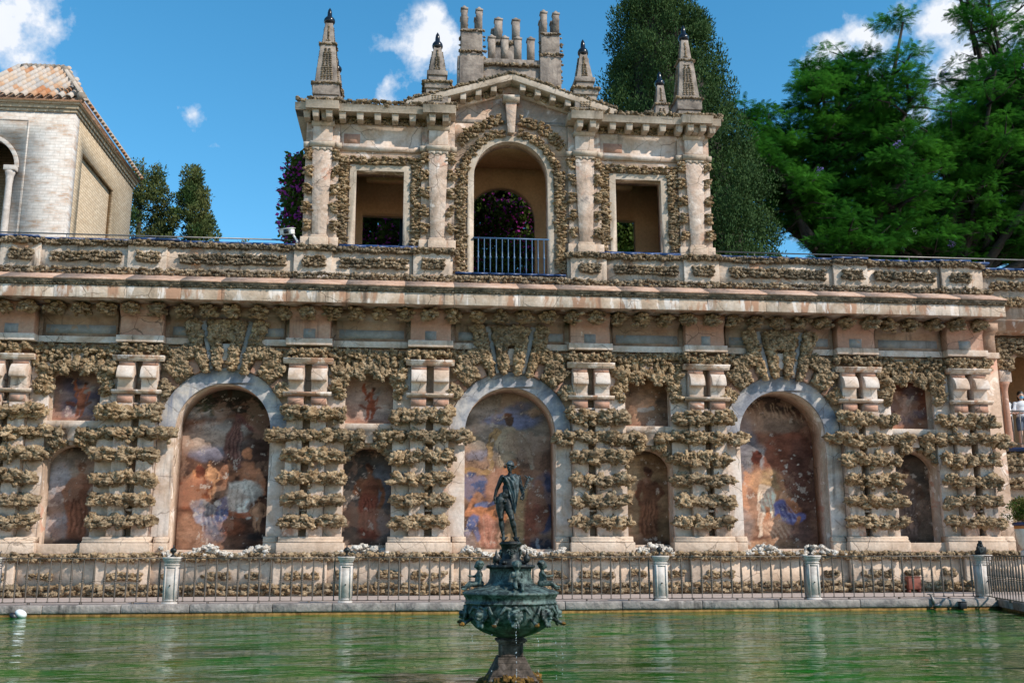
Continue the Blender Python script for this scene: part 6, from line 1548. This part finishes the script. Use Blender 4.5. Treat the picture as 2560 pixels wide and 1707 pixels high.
# cloak: pinned at the right shoulder, crossing the chest, falling over the left side to a point
def cloak():
    nu, nv = 26, 44; V = []; 
    Lft = [(195, 400), (225, 430), (262, 520), (300, 640), (335, 760), (365, 880), (388, 985)]; Rgt = [(330, 372), (420, 372), (466, 430), (462, 560), (448, 700), (425, 850), (402, 992)]
    def at_(P, t): i = min(len(P)-2, int(t*(len(P)-1))); f_ = t*(len(P)-1)-i; return (P[i][0]+(P[i+1][0]-P[i][0])*f_, P[i][1]+(P[i+1][1]-P[i][1])*f_)
    for layer in (0, 1):
        for j in range(nv):
            t = j/(nv-1); a, b = at_(Lft, t), at_(Rgt, t)
            for i in range(nu):
                s = i/(nu-1); px = a[0]+(b[0]-a[0])*s; py = a[1]+(b[1]-a[1])*s+26*math.sin(PI*s)*(1-t)
                body = -.040-.018*math.sin(PI*min(1, t*1.6))*math.sin(PI*(.2+.7*s)) if t < .55 else -.050+.02*(t-.55)
                if t < .12: body += .05*(1-t/.12)
                fold = .007*math.sin(s*11+t*9+2*math.sin(t*5))+.004*math.sin(s*23-t*13)
                edge = .018*max(0, s-.85)/.15+.008*max(0, .08-s)/.08
                V.append(q(px, py, body+fold*min(1, t*4)+edge+layer*.008))
    n = nu*nv; f_ = []
    for j in range(nv-1):
        for i in range(nu-1):
            k = j*nu+i; f_ += [(k, k+nu, k+nu+1, k+1), (k+n, k+n+1, k+nu+n+1, k+nu+n)]
    for j in range(nv-1):
        for k in (j*nu, j*nu+nu-1): f_.append((k, k+n, k+nu+n, k+nu))
    for i in range(nu-1):
        for k in (i, (nv-1)*nu+i): f_.append((k, k+1, k+1+n, k+n))
    return MB().add(V, f_)
cloak().build('cloak', M['bronzeblue'], st, smooth=True)
sf = MB(); A, B_ = Vector(q(462, 780, -.105)), Vector(q(615, 430, -.05))
sf.tube([A, B_], .0045, 8); sf.ell(tuple(B_), (.01, .01, .01), None, 2)
for s in (0, PI):
    pts = []
    d = (B_-A).normalized(); n1_ = d.cross(Vector((0, 1, 0))).normalized(); n2_ = d.cross(n1_)
    for k in range(28):
        t = .32+.58*k/27; w_ = .017*(1-.3*t); pts.append(A.lerp(B_, t)+n1_*math.cos(k*.62+s)*w_+n2_*math.sin(k*.62+s)*w_)
    sf.tube(pts, .0035, 6)
for s in (-1, 1):
    for k in range(5): sf.tube([A.lerp(B_, .97), A.lerp(B_, .97)+Vector((s*(.046-.005*k), .004, (.018 if s < 0 else -.012)-.007*k+.01))], [.004, .0015], 5)
sf.build('winged_staff', M['bronzeblue'], st, smooth=True)

# falling drops and splashes from the masks
wd, t_, b_ = new_mat('clear_water'); b_.inputs['Base Color'].default_value = (.9, .95, 1, 1); b_.inputs['Roughness'].default_value = .02; b_.inputs['Transmission Weight'].default_value = .6; b_.inputs['IOR'].default_value = 1.33
dr = MB()
for (dx, dy, z0, n) in ((.0, -.46, .56, 30), (.19, -.43, .5, 9), (.36, -.3, .5, 8), (-.36, -.3, .5, 6), (.44, -.12, .5, 7), (-.2, -.42, .5, 6)):
    for k in range(n):
        z = z0*rnd.random(); dr.ell((FX+dx+rnd.uniform(-.004, .004), FY+dy-.03*(1-z/z0), z), (.0022, .0022, rnd.uniform(.003, .009)), None, 1)
for k in range(50):
    a = rnd.choice((-.42, .44, .0)); dr.ell((FX+a+rnd.gauss(0, .03), FY-.48+rnd.gauss(0, .05), rnd.random()**2*.06), (.003, .003, .003), None, 1)
o = dr.build('falling_water', wd); o['kind'] = 'stuff'; o['label'] = 'thin falling drops and splashes of water below the fountain masks'

# ---------------------------------------------------------------- two people on the balcony
def person(x, y, z, face, lab, top, low, mask_, hairlen, arm='rail'):
    t = thing('person', lab, 'person', (x, y, z)); t.rotation_euler = (0, 0, face)
    H = 1.62
    B_ = [('e', (0, 0, 1.50), (.075, .09, .11)), ('e', (0, -.03, 1.45), (.055, .06, .06)), ('e', (0, -.095, 1.49), (.012, .02, .02)), ('e', (-.075, 0, 1.49), (.012, .02, .03)), ('e', (.075, 0, 1.49), (.012, .02, .03)),
          c((0, .01, 1.38), .05, (0, .01, 1.32), .055), ('e', (0, .01, 1.22), (.16, .10, .12)), ('e', (0, 0, 1.05), (.13, .095, .14)), ('e', (0, .01, .88), (.155, .11, .12)),
          c((-.09, 0, .84), .085, (-.1, -.01, .46), .055), c((-.1, -.01, .46), .056, (-.1, .02, .08), .038), c((-.1, .02, .05), .04, (-.11, -.13, .03), .03),
          c((.09, 0, .84), .085, (.1, .01, .46), .055), c((.1, .01, .46), .056, (.11, .05, .08), .038), c((.11, .05, .05), .04, (.12, -.1, .03), .03)]
    for s in (-1, 1):
        B_ += [c((s*.17, .01, 1.28), .05, (s*.23, -.02, 1.04), .04), c((s*.23, -.02, 1.04), .04, (s*.10, -.26, .98), .028), ('e', (s*.07, -.29, .98), (.035, .04, .02))]
        for k in range(4): B_.append(c((s*.07-.02+.013*k, -.31, .98), .009, (s*.07-.02+.013*k, -.36, .965), .007))
        B_.append(c((s*.04, -.28, .985), .01, (s*.03, -.32, .99), .008))
    figure('body', B_, .016, M['skin'], t, 2)
    figure('shirt', [('e', (0, .01, 1.23), (.175, .118, .135)), ('e', (0, 0, 1.08), (.155, .115, .15)), ('e', (0, .005, .95), (.165, .12, .09)), c((-.165, .01, 1.28), .062, (-.215, -.01, 1.12), .058), c((.165, .01, 1.28), .062, (.215, -.01, 1.12), .058)], .018, top, t, 3)
    figure('shorts', [('e', (0, .01, .86), (.172, .128, .11)), c((-.09, 0, .82), .1, (-.1, 0, .58), .085), c((.09, 0, .82), .1, (.1, 0, .58), .085)], .018, low, t, 2)
    hp = [('e', (0, .02, 1.54), (.09, .10, .10)), ('e', (0, .07, 1.46), (.08, .06, .12))]
    if hairlen: hp += [c((-.08, .03, 1.5), .035, (-.12, .03, 1.22), .04), c((.08, .03, 1.5), .035, (.1, .05, 1.25), .03), c((0, .09, 1.45), .06, (0, .11, 1.2), .05)]
    figure('hair', hp, .015, M['hair'], t, 2)
    figure('face_mask', [('e', (0, -.06, 1.44), (.056, .05, .045)), ('e', (0, -.088, 1.46), (.03, .03, .028))], .012, M['mask'], t, 2)
    for s in (-1, 1):
        MB().ell((s*.028, -.083, 1.515), (.012, .006, .006), None, 1).build('eye', M['black'], t)
        figure('shoe', [c((s*.105, .03 if s < 0 else .06, .05), .05, (s*.115, -.12 if s < 0 else -.09, .035), .04)], .015, M['cloth_denim'], t, 1)
    return t
PZ = 3.865
p1 = person(16.22, 26.05, PZ, rad(12), 'woman in white t-shirt, dark shorts and blue mask leaning on balcony rail', M['cloth_white'], M['cloth_dark'], True, True)
figure('backpack', [('e', (0, .17, 1.18), (.14, .08, .2))], .02, M['cloth_dark'], p1, 2)
for s in (-1, 1): MB().tube([(s*.11, .13, 1.34), (s*.12, 0, 1.375), (s*.12, -.11, 1.28), (s*.14, -.08, 1.08), (s*.14, .1, 1.02)], .018, 8).build('backpack_strap', M['cloth_dark'], p1, smooth=True)
person(16.62, 25.95, PZ, rad(-15), 'second masked visitor in grey shorts, mostly outside the right edge', M['cloth_white'], M['cloth_denim'], True, False)

# shrub in the pot
t = [o for o in bpy.data.objects if o.name == 'potted_shrub'][0]
a = MB(); cen = [(rng.normal()*.16, rng.normal()*.16, 1.88+rng.normal()*.14) for _ in range(50)]
leaf_cloud(a, cen, [.12]*50, 70, .05, .3, .5, 1, .2); a.build('foliage', M['potplant'], t)
print('tufa', ntufa[0], 'objects', len(bpy.data.objects))
